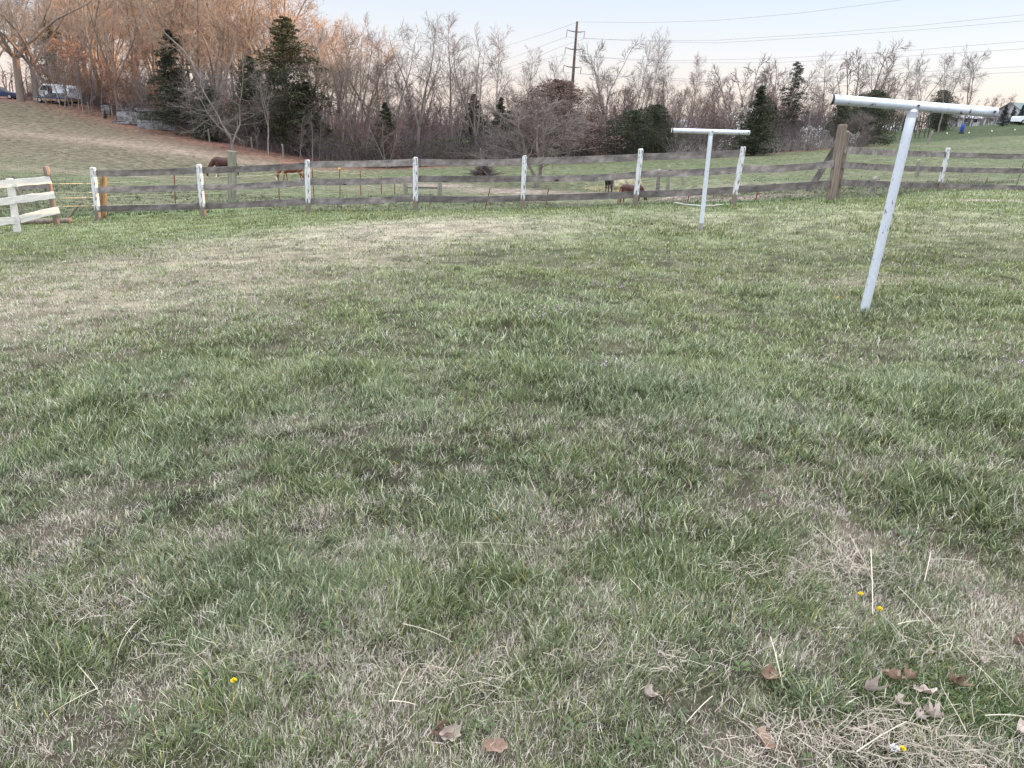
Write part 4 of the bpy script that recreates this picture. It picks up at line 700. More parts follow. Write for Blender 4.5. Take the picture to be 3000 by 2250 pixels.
# ------------------------------------------------------------------ trees
def branch_tree(seed, H, trunk_r, style='tall', fork=.35, spread=.55, wob=.05, twig_r=.016, n1=16, n2=7, n3=5, n4=0, lean=(0, 0), crown_w=.32):
    r = np.random.RandomState(seed); lv = {0: [], 1: [], 2: [], 3: [], 4: []}
    def grow(p, d, L, r0, r1, n, wobble, up):
        pts = [np.array(p, float)]; d = np.array(d, float)
        for i in range(n - 1):
            d = d + r.randn(3) * wobble + np.array([0, 0, up]); d /= np.linalg.norm(d); pts.append(pts[-1] + d * L / (n - 1))
        return np.array(pts), np.linspace(r0, r1, n)
    def at(pts, f):
        s = f * (len(pts) - 1); i = min(int(s), len(pts) - 2); return pts[i] + (pts[i + 1] - pts[i]) * (s - i), (pts[i + 1] - pts[i]) / (np.linalg.norm(pts[i + 1] - pts[i]) + 1e-9)
    def side(d, ang, azi):
        a = np.cross(d, [0, 0, 1.]) if abs(d[2]) < .95 else np.cross(d, [1., 0, 0]); a /= np.linalg.norm(a); b = np.cross(d, a)
        return d * math.cos(ang) + (a * math.cos(azi) + b * math.sin(azi)) * math.sin(ang)
    d0 = np.array([lean[0], lean[1], 1.]); d0 /= np.linalg.norm(d0); mains = []
    if style == 'multi':
        for i in range(5):
            a = i * 1.26 + r.rand(); mains.append(grow((.12 * math.cos(a), .12 * math.sin(a), -.2), (.28 * math.cos(a), .28 * math.sin(a), 1), H * (.75 + .25 * r.rand()), trunk_r * .6, .02, 8, wob, .02))
    elif style == 'oak':
        t = grow((0, 0, -.3), d0, H * .32, trunk_r, trunk_r * .8, 5, .02, 0); mains.append(t); top = t[0][-1]
        for i in range(6):
            a = i * 1.05 + r.rand() * .6; ml = grow(top + [0, 0, -.3 * r.rand()], (.75 * math.cos(a), .75 * math.sin(a), .9), H * (.55 + .25 * r.rand()), trunk_r * .52, .035, 10, .14, .03); mains.append(ml)
    elif style == 'fork':
        t = grow((0, 0, -.3), d0, H * fork, trunk_r, trunk_r * .8, 5, wob * .5, 0); mains.append(t); top = t[0][-1]
        for i in range(3):
            a = i * 2.1 + r.rand(); mains.append(grow(top, (.35 * math.cos(a) + d0[0], .35 * math.sin(a) + d0[1], 1), H * (1 - fork) * (.8 + .25 * r.rand()), trunk_r * .6, .02, 9, wob, .03))
    else: mains.append(grow((0, 0, -.3), d0, H, trunk_r, .02, 12, wob, .01))
    for m_ in mains: lv[0].append(m_)
    src = mains if style in ('multi', 'tall') else mains[1:]
    k1 = max(3, int(n1 / len(src)))
    for pts, rr in src:
        Lm = np.linalg.norm(pts[-1] - pts[0])
        f0 = fork if style == 'tall' else .12
        for i in range(k1):
            f = f0 + (1 - f0) * (i + r.rand()) / k1; f = min(f, .98); p, d = at(pts, f); L = H * crown_w * (1.12 - .62 * (f - f0) / (1 - f0)) * (.7 + .6 * r.rand())
            b1 = grow(p, side(d, spread * (.9 + .75 * r.rand()), r.rand() * 6.28), L, max(.022, rr[0] * .32 * (1.1 - f)), twig_r * .9, 7, .13, .025); lv[1].append(b1)
            for j in range(n2):
                f2 = .15 + .85 * (j + r.rand()) / n2; p2, d2 = at(b1[0], min(f2, .98)); L2 = L * (.5 - .25 * f2) * (.7 + .6 * r.rand()) + .15
                b2 = grow(p2, side(d2, .45 + .5 * r.rand(), r.rand() * 6.28), L2, twig_r * 1.15, twig_r * .7, 5, .15, .03); lv[2].append(b2)
                for q_ in range(n3):
                    f3 = .15 + .85 * (q_ + r.rand()) / n3; p3, d3 = at(b2[0], min(f3, .98)); L3 = L2 * (.55 - .2 * f3) * (.7 + .7 * r.rand()) + .12
                    b3 = grow(p3, side(d3, .4 + .5 * r.rand(), r.rand() * 6.28), L3, twig_r * .8, twig_r * .35, 4, .16, .03); lv[3].append(b3)
                    for _ in range(n4):
                        p4, d4 = at(b3[0], .2 + .75 * r.rand()); lv[4].append(grow(p4, side(d4, .4 + .5 * r.rand(), r.rand() * 6.28), L3 * .6, twig_r * .6, twig_r * .3, 3, .1, .05))
    return lv
def tree_meshes(lv):
    a = MB(); b = MB()
    for l in (0, 1):
        for pts, rr in lv[l]: a.add(*tubes([pts], [rr], 9 if l == 0 else 5))
    for l, sd in ((2, 3), (3, 3), (4, 3)):
        if lv[l]: b.add(*tubes([x[0] for x in lv[l]], [x[1] for x in lv[l]], sd))
    return a, b
PROTO = {}
def proto(key, mtr, mtw, tips=None, **kw):
    lv = branch_tree(**kw); a, b = tree_meshes(lv); m1 = a.me('trunk', [mtr], True); 
    m2 = b.me('crown', [mtw]); PROTO[key] = [('trunk', m1), ('crown', m2)]
    if tips:   # buds, catkins or last year's leaves at the twig ends
        r = np.random.RandomState(kw['seed']); E = np.array([x[0][-1] for x in lv[3]]); n = tips[0]; i = r.randint(0, len(E), n); p = E[i] + r.randn(n, 3) * tips[3]
        s = tips[1] * (.6 + .8 * r.rand(n, 1)); u = r.randn(n, 3); u /= np.linalg.norm(u, axis=1, keepdims=True); v = np.cross(u, r.randn(n, 3)); v /= np.linalg.norm(v, axis=1, keepdims=True)
        V = np.stack([p - u * s * .5, p + v * s * .35, p + u * s * .5, p - v * s * .35], 1).reshape(-1, 3); c = np.array(tips[2])[None] * (.6 + .8 * r.rand(n, 1)); c = np.repeat(c, 4, 0)
        PROTO[key].append((tips[4], mesh(tips[4], V, np.arange(4 * n).reshape(n, 4), None, [M_veg], c)))
proto('tall_a', M_bark, M_twig, seed=1, H=15, trunk_r=.17, fork=.30, spread=.5, n1=26, n2=7, n3=6, crown_w=.26, twig_r=.012)
proto('tall_b', M_barkpale, M_twig, seed=2, H=15, trunk_r=.14, fork=.38, spread=.45, n1=24, n2=7, n3=6, crown_w=.24, lean=(.05, 0), twig_r=.012)
proto('tall_c', M_bark, M_twigred, seed=3, H=14, trunk_r=.15, fork=.32, spread=.55, n1=24, n2=7, n3=6, crown_w=.28, twig_r=.012, tips=(1500, .08, (.27, .13, .10), .10, 'buds'))
proto('fork_a', M_bark, M_twig, seed=4, H=15, trunk_r=.2, style='fork', fork=.30, spread=.6, n1=27, n2=7, n3=6, crown_w=.28, twig_r=.012)
proto('fork_b', M_bark, M_twig, seed=5, H=14, trunk_r=.17, style='fork', fork=.22, spread=.6, wob=.10, n1=27, n2=7, n3=6, crown_w=.28, twig_r=.012)
proto('fork_pale', M_barkpale, M_twigpale, seed=6, H=13, trunk_r=.16, style='fork', fork=.35, spread=.6, wob=.12, n1=24, n2=7, n3=6, crown_w=.22)
proto('oak', M_barkpale, M_twig, seed=7, H=19, trunk_r=.55, style='oak', spread=.7, wob=.12, n1=42, n2=8, n3=6, crown_w=.22)
proto('oak_b', M_bark, M_twig, seed=17, H=19, trunk_r=.5, style='oak', spread=.75, wob=.14, n1=42, n2=8, n3=6, crown_w=.24)
proto('bushy', M_bark, M_twigpale, seed=8, H=7, trunk_r=.17, style='fork', fork=.12, spread=.85, wob=.10, n1=42, n2=9, n3=6, crown_w=.46, twig_r=.011)
proto('multi', M_bark, M_twigred, seed=9, H=9, trunk_r=.13, style='multi', spread=.5, n1=35, n2=7, n3=5, crown_w=.26)
proto('sapling', M_barkpale, M_twig, seed=10, H=8, trunk_r=.06, fork=.25, spread=.5, n1=14, n2=5, n3=4, crown_w=.2, twig_r=.012)
proto('sapling_b', M_bark, M_twigpale, seed=12, H=7, trunk_r=.05, fork=.18, spread=.55, wob=.1, n1=14, n2=5, n3=4, crown_w=.24, twig_r=.012)
proto('beech', M_barkpale, M_twig, seed=13, H=9, trunk_r=.10, fork=.12, spread=.85, n1=24, n2=7, n3=5, crown_w=.34, tips=(4200, .13, (.42, .235, .15), .16, 'leaves'))
proto('blossom', M_bark, M_twigpale, seed=14, H=2.6, trunk_r=.05, style='multi', spread=.6, n1=20, n2=5, n3=4, crown_w=.3, twig_r=.01, tips=(1000, .065, (.66, .62, .61), .05, 'blossom'))
proto('twisted', M_barkpale, M_twigpale, seed=15, H=11, trunk_r=.20, style='fork', fork=.10, spread=.95, wob=.16, n1=44, n2=9, n3=6, crown_w=.36, twig_r=.013)
def evergreen(key, seed, H, W, base=.06, boughs=120, per=110, leaf=.16, col=(.028, .045, .022), col2=(.06, .085, .035), shape='cone', gap=.2, droop=.25, tr=.14, tipcol=None):
    r = np.random.RandomState(seed); per = int(per * 1.1); leaf *= .85; col = (col[0] * 1.0 + .004, col[1] * .85 + .002, col[2] * 1.0 + .003); col2 = (col2[0] * 1.15 + .006, col2[1] * 1.0 + .004, col2[2] * 1.2 + .006); gap = gap + .05; V = []; Cc = []; tk = MB(); tk.tube(np.array([(0, 0, -.3), (0, 0, H * .5), (.05, 0, H * .97)]), [tr, tr * .6, .02], 8)
    lob = r.rand(16) * .5 + .7; B = []
    for i in range(boughs):
        f = base + (1 - base) * ((i + r.rand()) / boughs) ** 1.05; h = H * f; a = r.rand() * 6.283
        pr = {'cone': (1 - f) ** .8 * (.35 + .65 * min(1, f / .12)), 'dome': math.sqrt(max(0, 1 - f * f)) * (.7 + .3 * min(1, f / .2)), 'open': (1 - f) ** .55 * (.4 + .6 * min(1, f / .35)), 'column': (1 - f) ** .5 * .9}[shape] * W / 2
        L = (pr * lob[int(a / 6.283 * 16) % 16] * (.75 + .45 * r.rand()) + .12)
        if r.rand() < gap: L *= .55
        d = np.array([math.cos(a), math.sin(a), 0]); n = int(per * (.35 + .65 * L / (W / 2))); s = r.rand(n) ** .62
        rise = .28 if shape != 'open' else .15
        p = np.array([0, 0, h]) + d * (L * s)[:, None]; p[:, 2] += L * (rise * s - droop * s * s); wdt = L * .22 * np.sin(np.clip(s * 2.6 + .3, 0, 3.0)) + .05
        p += np.cross(d, [0, 0, 1])[None] * (r.randn(n) * wdt)[:, None]; p[:, 2] += r.randn(n) * wdt * .42
        u = d[None] * (.6 + .4 * r.rand(n, 1)) + r.randn(n, 3) * .55; u /= np.linalg.norm(u, axis=1, keepdims=True); v = np.cross(u, r.randn(n, 3)); v /= np.linalg.norm(v, axis=1, keepdims=True)
        ll = leaf * (.6 + .8 * r.rand(n, 1)); V.append(np.stack([p - u * ll * .5, p + v * ll * .2, p + u * ll * .5, p - v * ll * .2], 1).reshape(-1, 3))
        mixc = np.clip(r.rand(n, 1) * .7 + .3 * r.rand() , 0, 1); c = np.array(col) * (1 - mixc) + np.array(col2) * mixc
        if tipcol is not None: tsel = ((s > .6) & (r.rand(n) < .4))[:, None]; c = np.where(tsel, np.array(tipcol), c)
        Cc.append(np.repeat(c, 4, 0)); B.append(np.array([(0, 0, h - .1), np.array([0, 0, h]) + d * L * .5 + [0, 0, L * (rise * .5 - droop * .25)], np.array([0, 0, h]) + d * L * .9 + [0, 0, L * (rise * .9 - droop * .8)]]))
    Bv, Bq = tubes(B, np.tile([.035, .02, .008], (len(B), 1)), 4); tk.add(Bv, Bq); V = np.vstack(V); nq = len(V) // 4
    PROTO[key] = [('trunk', tk.me('trunk', [M_bark], True)), ('crown', mesh('crown', V, np.arange(4 * nq).reshape(nq, 4), None, [M_veg], np.vstack(Cc)))]
evergreen('cedar', 21, 7, 4.4, boughs=170, per=130, leaf=.17, base=.03)
evergreen('cedar_slim', 22, 7, 2.6, boughs=130, per=110, leaf=.16)
evergreen('conifer_big', 23, 11.5, 6.4, base=.10, boughs=190, per=150, leaf=.21, col=(.030, .045, .026), col2=(.055, .075, .038), gap=.35)
evergreen('pine_big', 24, 15, 10.5, base=.10, boughs=190, per=190, leaf=.26, shape='open', col=(.03, .045, .022), col2=(.07, .085, .035), gap=.35, droop=.15, tr=.22)
evergreen('pine_thin', 25, 9.4, 4.6, base=.28, boughs=80, per=90, leaf=.2, shape='open', col=(.035, .045, .03), col2=(.06, .075, .045), gap=.45)
evergreen('dome', 26, 8.5, 7.6, base=.03, boughs=230, per=150, leaf=.18, shape='dome', col=(.10, .085, .06), col2=(.19, .145, .10), gap=.15)
evergreen('cedar_bush', 27, 5.2, 6.2, base=.03, boughs=190, per=130, leaf=.17, shape='dome', gap=.3)
evergreen('pine_yellow', 28, 9, 5.5, base=.25, boughs=100, per=90, leaf=.22, shape='open', col=(.10, .10, .035), col2=(.17, .15, .05), gap=.4)
evergreen('spruce', 29, 5.5, 3.6, base=.02, boughs=160, per=110, leaf=.15, col=(.022, .04, .035), col2=(.04, .065, .05), gap=.1)
M_twigsunlit = mat('warm_twigs', (.42, .32, .235), .85, noise=1, col2=(.28, .205, .155), nscale=.6, spec=.1); M_barksunlit = mat('warm_bark', (.25, .20, .165), .9, noise=1, col2=(.16, .13, .11), nscale=3, scale=(3, 3, .6), spec=.1)  # lighter copies for the left woods: sunlight put into twig and bark colour
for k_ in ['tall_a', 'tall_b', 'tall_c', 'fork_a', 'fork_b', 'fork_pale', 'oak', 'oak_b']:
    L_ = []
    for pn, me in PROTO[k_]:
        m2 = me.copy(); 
        if pn != 'buds': m2.materials.clear(); m2.materials.append(M_twigsunlit if pn == 'crown' else (M_barksunlit if k_ != 'oak_b' else M_bark))
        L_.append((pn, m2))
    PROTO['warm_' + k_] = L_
PH = {'tall_a': 15, 'tall_b': 15, 'tall_c': 14, 'fork_a': 15, 'fork_b': 14, 'fork_pale': 13, 'oak': 17, 'oak_b': 17, 'bushy': 7, 'multi': 9, 'sapling': 8, 'sapling_b': 7, 'beech': 9, 'blossom': 2.6, 'twisted': 11, 'cedar': 7, 'cedar_slim': 7,
      'conifer_big': 11.5, 'pine_big': 15, 'pine_thin': 9.4, 'dome': 8.5, 'cedar_bush': 5.2, 'pine_yellow': 9, 'spruce': 5.5}
for k_, parts in PROTO.items():      # true crown heights of the grown prototypes
    mz = 0
    for _, me in parts:
        co = np.empty(len(me.vertices) * 3, dtype=np.float32); me.vertices.foreach_get('co', co); mz = max(mz, np.percentile(co.reshape(-1, 3)[:, 2], 99.9))
    PH[k_] = float(mz)
def tree(key, x, y, H, label, group=None, cat='tree', name=None, wscale=1.0, tilt=(0, 0), rz=None, z=None):
    nm = name or {'cedar': 'cedar_tree', 'cedar_slim': 'cedar_tree', 'cedar_bush': 'cedar_tree', 'conifer_big': 'conifer_tree', 'pine_big': 'pine_tree', 'pine_thin': 'pine_tree', 'pine_yellow': 'pine_tree', 'dome': 'evergreen_tree', 'spruce': 'spruce_tree', 'oak': 'oak_tree', 'oak_b': 'oak_tree', 'beech': 'beech_tree', 'sapling': 'sapling', 'sapling_b': 'sapling', 'blossom': 'flowering_shrub', 'multi': 'bare_tree'}.get(key.replace('warm_', ''), 'bare_tree')
    e = empty(nm, (x, y, (z1(x, y) if z is None else z) - .02), label, cat, group, rz=random.uniform(0, 6.28) if rz is None else rz); s = H / PH[key]; e.scale = (s * wscale, s * wscale, s); e.rotation_euler[0] = tilt[0]; e.rotation_euler[1] = tilt[1]
    for pn, me in PROTO[key]: obj(pn, me, e)
    return e
def treepx(key, px, py, Yp, top, label, **kw):
    p = P(px, py, Yp); zb = z1(p[0], p[1]); tz = P(px, top, Yp)[2]; return tree(key, p[0], p[1], max(1, tz - zb), label, **kw)
T = treepx
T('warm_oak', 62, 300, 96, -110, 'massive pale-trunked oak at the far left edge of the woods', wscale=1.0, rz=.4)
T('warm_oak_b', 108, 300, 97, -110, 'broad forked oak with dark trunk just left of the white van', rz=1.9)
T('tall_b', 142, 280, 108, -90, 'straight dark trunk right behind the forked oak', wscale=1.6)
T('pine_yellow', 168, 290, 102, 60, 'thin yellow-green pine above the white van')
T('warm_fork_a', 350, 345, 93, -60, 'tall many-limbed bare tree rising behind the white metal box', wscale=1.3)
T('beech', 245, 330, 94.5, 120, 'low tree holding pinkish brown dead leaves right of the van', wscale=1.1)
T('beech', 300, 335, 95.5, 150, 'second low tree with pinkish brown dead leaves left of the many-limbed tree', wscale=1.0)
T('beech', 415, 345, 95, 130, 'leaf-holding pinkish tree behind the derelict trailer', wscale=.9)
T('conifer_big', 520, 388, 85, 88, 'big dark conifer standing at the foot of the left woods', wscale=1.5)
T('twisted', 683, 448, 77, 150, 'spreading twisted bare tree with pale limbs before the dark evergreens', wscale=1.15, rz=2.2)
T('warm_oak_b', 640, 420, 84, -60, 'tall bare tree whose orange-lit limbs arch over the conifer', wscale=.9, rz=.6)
T('pine_big', 850, 455, 79.5, 50, 'huge dark evergreen with sunlit top in the middle of the tree line', wscale=1.35)
T('pine_big', 745, 440, 82, 165, 'dark evergreen left of the huge one, half hidden by twigs', wscale=1.1)
T('cedar', 620, 415, 83, 235, 'dark cedar in the shadow right of the big conifer', wscale=1.6)
T('cedar', 905, 470, 80, 240, 'dark low evergreen at the right foot of the huge evergreen', wscale=1.7)
T('fork_pale', 788, 474, 76, 190, 'slim pale tree leaning right in front of the huge evergreen', tilt=(0, .05), wscale=.8)
T('sapling_b', 755, 468, 76, 330, 'pale trunk stub left of the slim leaning tree', wscale=.8)
T('sapling_b', 885, 476, 75.5, 350, 'small gnarled pale sapling above the chestnut horse', wscale=1.5)
for px, top, key, lab, ws in [(1062, 28, 'fork_b', 'tall bare tree with curved dark trunk left of centre', 1.0), (1150, 60, 'fork_a', 'bare tree leaning left beyond the slim saplings', .9), (1225, 35, 'fork_a', 'widest bare crown among the central trees', 1.15), (1330, 35, 'tall_a', 'tall upright bare tree left of the budding one', 1.0),
        (1395, 60, 'fork_b', 'bare tree with rusty buds right of the widest crown', 1.0), (1460, 60, 'tall_b', 'slender bare tree above the dark pair of cedars', 1.0), (1000, 60, 'tall_b', 'narrow bare tree right of the huge evergreen', 1.0), (1110, 170, 'tall_c', 'budding tree with orange twigs behind the central crowns', 1.0),
        (1530, 130, 'tall_a', 'bare tree left of the domed evergreen', .9), (1600, 150, 'tall_b', 'thin bare tree rising behind the domed evergreen', .9), (1760, 92, 'fork_pale', 'pale tall bare tree right of the transmission pole', .9), (1835, 90, 'tall_b', 'tall wispy bare tree above the dark central cedars', .8), (1872, 78, 'tall_b', 'tallest wispy bare tree right of the transmission pole', .8),
        (1790, 230, 'multi', 'bushy bare clump right of the domed evergreen', 1.0), (1935, 145, 'tall_a', 'bare tree left of the reddish budding tree', .8), (2010, 145, 'tall_c', 'reddish budding tree left of the leaning trunk', .75), (2100, 235, 'multi', 'low red-budded bush behind the far clothesline pole', 1.0), (2170, 160, 'multi', 'broad bare tree left of the dark cedar', 1.3),
        (2235, 165, 'multi', 'dense pinkish bare tree behind the dark cedar', 1.2), (2390, 145, 'tall_a', 'bare tree right of the scraggly pine', .9), (2480, 112, 'multi', 'dense tangled bare tree above the wooden corner post', 1.25), (2525, 120, 'fork_b', 'arching bare tree right of the tangled one', 1.0)]:
    yb = np.interp(px, [950, 1100, 1400, 1700, 1950, 2150, 2350, 2500], [74, 73, 73, 75, 78, 80, 82, 86]) + random.uniform(1, 6); T(key, px, 480, yb, top, lab, wscale=ws)
T('tall_c', 1985, 440, 79, 170, 'dark trunk leaning strongly to the right behind the far clothesline pole', tilt=(0, .50), wscale=.7, rz=0)
T('cedar', 1130, 480, 76, 300, 'small olive evergreen among the central trunks', wscale=1.2)
T('cedar', 1385, 480, 78, 275, 'dark cedar left of the domed evergreen, farther of a pair', wscale=1.25); T('cedar', 1462, 480, 79, 285, 'dark cedar closest to the domed evergreen', wscale=1.3)
T('dome', 1622, 474, 77, 232, 'broad dome-shaped brown evergreen under the transmission pole', wscale=1.75)
T('cedar_bush', 1850, 468, 77, 322, 'wide dark cedar right of the domed evergreen', wscale=1.05); T('cedar_bush', 1905, 466, 78.5, 305, 'dark cedar joined to the wide one, slightly taller', wscale=1.0)
T('cedar_bush', 1790, 470, 79, 350, 'low dark cedar between the domed evergreen and the wide cedar', wscale=1.0)
T('cedar', 2206, 456, 76, 250, 'dense dark cedar standing alone left of the corner post', wscale=1.5)
T('pine_thin', 2296, 445, 84, 178, 'scraggly dark pine with a thin see-through crown', wscale=1.3)
T('cedar_slim', 2250, 440, 86, 300, 'dim evergreen behind the lone dark cedar', wscale=1.3)
T('cedar_bush', 2535, 430, 87, 262, 'dark evergreen wrapped in bare vines behind the corner post', wscale=.85); T('cedar_bush', 2450, 435, 86, 300, 'low dark evergreen directly behind the corner post', wscale=.8)
T('bushy', 2505, 436, 83.5, 320, 'grey arching tangle of bare stems right of the corner post', wscale=1.3, cat='shrub', name='bare_shrub')
T('bushy', 1573, 549, 52, 262, 'small wide-crowned bare tree standing alone in the pasture', wscale=1.6, rz=.5)
T('blossom', 2375, 446, 79, 366, 'white-blossoming shrub left of the corner post', cat='shrub', wscale=1.0); T('blossom', 2155, 456, 77.5, 300, 'white-blossoming small tree left of the lone dark cedar', cat='shrub', wscale=.9); T('blossom', 2492, 432, 82, 385, 'pale whitish shrub right of the corner post', cat='shrub')
T('cedar_slim', 311, 360, 91, 328, 'smaller of two rounded dark bushes on the hill edge', name='cedar_bush', cat='bush', wscale=1.6); T('cedar_slim', 350, 367, 90.5, 328, 'larger of two rounded dark bushes on the hill edge', name='cedar_bush', cat='bush', wscale=1.6)
for px, Yp, top, key, lab, ws in [(2690, 118, 150, 'fork_pale', 'bare tree behind the near clothesline pole', 1.0), (2640, 126, 190, 'fork_b', 'bare tree on the slope left of the near clothesline pole', .8), (2752, 120, 128, 'fork_b', 'tall bare tree right of the near clothesline pole', .95), (2818, 114, 133, 'fork_pale', 'pale many-branched tree beside the blue drum', .9), (2600, 135, 205, 'multi', 'hazy bare tree on the skyline of the slope', 1.0),
        (2880, 150, 272, 'multi', 'low round bare tree above the green slope', 1.1), (2925, 160, 270, 'multi', 'low bare tree left of the dark spruces', 1.0), (2790, 150, 270, 'multi', 'small bare tree behind the tip of the crossbar', 1.0), (3005, 140, 240, 'tall_c', 'budding tree at the right edge above the spruces', 1.2)]: T(key, px, 370, Yp, top, lab, wscale=ws)
T('cedar_bush', 2745, 370, 124, 262, 'dark round evergreen on the slope behind the near pole', wscale=.75); T('cedar_bush', 2660, 385, 128, 322, 'low dark evergreen left of the near clothesline pole', wscale=.8)
T('spruce', 2935, 372, 126, 306, 'left dark spruce of the hedge at the right edge'); T('spruce', 2985, 368, 128, 306, 'right dark spruce of the hedge at the right edge'); T('spruce', 3030, 366, 128, 300, 'spruce just outside the right edge'); T('spruce', 2960, 368, 131, 312, 'middle spruce at the back of the hedge')
# woods fill: trees one can tell apart but not tell from each other
r = np.random.RandomState(33); ex = np.array([e_[0] for e_ in EDGE]); ey = np.array([e_[1] for e_ in EDGE]); cnt = 0
def fill(n, x0, x1, d0, d1, keys, hs, label, group, wsr=(.8, 1.2), cap=None):
    for i in range(n):
        x = x0 + (x1 - x0) * (i + r.rand()) / n; y = np.interp(x, ex, ey) + d0 + (d1 - d0) * r.rand() ** 1.1; key = keys[r.randint(len(keys))]
        tree(key, x, y, hs[0] + (hs[1] - hs[0]) * r.rand(), label, group, wscale=wsr[0] + (wsr[1] - wsr[0]) * r.rand(), tilt=(r.randn() * .03, r.randn() * .03))
big = ['tall_a', 'tall_b', 'tall_c', 'fork_a', 'fork_b', 'fork_pale']
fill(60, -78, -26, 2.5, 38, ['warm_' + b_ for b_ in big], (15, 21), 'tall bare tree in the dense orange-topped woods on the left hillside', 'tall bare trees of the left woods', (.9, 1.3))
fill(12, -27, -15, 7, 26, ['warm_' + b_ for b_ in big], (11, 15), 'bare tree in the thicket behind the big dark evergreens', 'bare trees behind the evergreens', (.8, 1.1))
fill(18, -15, 6, 5, 24, ['tall_a', 'tall_b', 'fork_a', 'fork_b', 'multi', 'tall_c'], (6, 9.5), 'bare tree in the shaded middle of the tree line', 'bare trees of the middle woods', (.8, 1.1))
fill(24, 6, 34, 4, 22, ['tall_a', 'tall_b', 'multi', 'fork_a', 'tall_c', 'multi'], (5, 8.5), 'bare tree in the thin woods right of centre', 'bare trees of the right woods', (.8, 1.1))
fill(34, -62, -24, .2, 8, ['sapling', 'sapling_b', 'beech'], (4, 8), 'young bare sapling along the edge of the left woods', 'saplings of the left woods edge')
fill(46, -23, 31, .0, 7, ['sapling', 'sapling_b', 'sapling_b', 'multi'], (3.2, 7), 'slim young sapling at the foot of the tree line', 'saplings at the foot of the tree line', (.9, 1.5))
for px, Yp in [(133, 95), (210, 93), (258, 92), (325, 92.5), (605, 81), (667, 79), (730, 77.5), (822, 75)]:
    p = P(px, 300, Yp); b = np.array([p[0], p[1], z1(p[0], p[1])]); tag(rpost('fence_post', b, b + np.array([random.uniform(-.08, .08), 0, 1.25]), .075, M_woodgrey), 'thin weathered post along the edge of the left woods', 'post', 'weathered posts along the wood edge')
# undergrowth (uncountable stems and vines)
def stems(n, xr, dr, hr, rad_, m, name, seed, bend=.25, twigs=3, coverfn=None):
    r = np.random.RandomState(seed); x = xr[0] + (xr[1] - xr[0]) * r.rand(n); y = np.interp(x, ex, ey) + dr[0] + (dr[1] - dr[0]) * r.rand(n) ** 1.3
    h = hr[0] + (hr[1] - hr[0]) * r.rand(n) * (.45 + .9 * fbm(x, y, 5, 140)); B = np.zeros((n, 4, 3)); B[:, 0] = np.stack([x, y, zt(x, y, False) - .1], 1); d = np.stack([r.randn(n) * bend, r.randn(n) * bend, np.ones(n)], 1); d /= np.linalg.norm(d, axis=1, keepdims=True)
    for j in range(1, 4): d = d + r.randn(n, 3) * .16; d /= np.linalg.norm(d, axis=1, keepdims=True); B[:, j] = B[:, j - 1] + d * (h / 3)[:, None]
    k = MB(); k.add(*tubes(B, np.tile(np.array([1, .85, .6, .25]) * rad_, (n, 1)), 3))
    for _ in range(twigs):
        f = .3 + .65 * r.rand(n); s = f * 3; i = np.minimum(s.astype(int), 2); p = B[np.arange(n), i] + (B[np.arange(n), i + 1] - B[np.arange(n), i]) * (s - i)[:, None]; T_ = np.zeros((n, 3, 3)); T_[:, 0] = p; dd = r.randn(n, 3) * [.6, .6, .35] + [0, 0, .45]; dd /= np.linalg.norm(dd, axis=1, keepdims=True)
        T_[:, 1] = p + dd * (h * .16)[:, None]; T_[:, 2] = T_[:, 1] + (dd + r.randn(n, 3) * .35) * (h * .13)[:, None]; k.add(*tubes(T_, np.tile(np.array([.6, .45, .2]) * rad_, (n, 1)), 3))
    o = obj(name, k.me(name, [m])); tag(o, kind='stuff'); return o
M_brush = mat('brush_stems', (.095, .076, .082), .9, noise=1, col2=(.15, .118, .122), nscale=.5, spec=.05)
stems(7000, (-20, 33), (.2, 16), (1.2, 3.6), .016, M_brush, 'undergrowth', 51, twigs=4)
stems(5500, (-66, -20), (1.5, 14), (.8, 3.2), .014, M_brush, 'undergrowth', 52, twigs=3)
stems(2600, (-70, 40), (16, 36), (2.5, 5.5), .025, M_brush, 'far_thicket', 53, bend=.12, twigs=5)
stems(1600, (14, 36), (-.8, 3), (.8, 2.4), .012, mat('grey_vines', (.28, .25, .235), .9), 'vines', 54, bend=.7, twigs=3)
# early green leaf on the shrubs at the wood edge
n = 26000; x = -22 + 56 * r.rand(n); y = np.interp(x, ex, ey) + .2 + 5 * r.rand(n) ** 1.4; keep = fbm(x, y, 3.2, 150) + .25 * r.rand(n) > .62; x, y = x[keep], y[keep]; n = len(x)
p = np.stack([x, y, zt(x, y, False) + 2.4 * r.rand(n) ** 1.3], 1); u = r.randn(n, 3); u /= np.linalg.norm(u, axis=1, keepdims=True); v = np.cross(u, r.randn(n, 3)); v /= np.linalg.norm(v, axis=1, keepdims=True); s = .05 + .05 * r.rand(n, 1)
V = np.stack([p - u * s, p + v * s * .7, p + u * s, p - v * s * .7], 1).reshape(-1, 3); c = np.repeat(np.array([.075, .09, .04]) * (.6 + .9 * r.rand(n, 1)), 4, 0); tag(obj('shrub_leaves', mesh('shrub_leaves', V, np.arange(4 * n).reshape(n, 4), None, [M_veg], c)), kind='stuff')
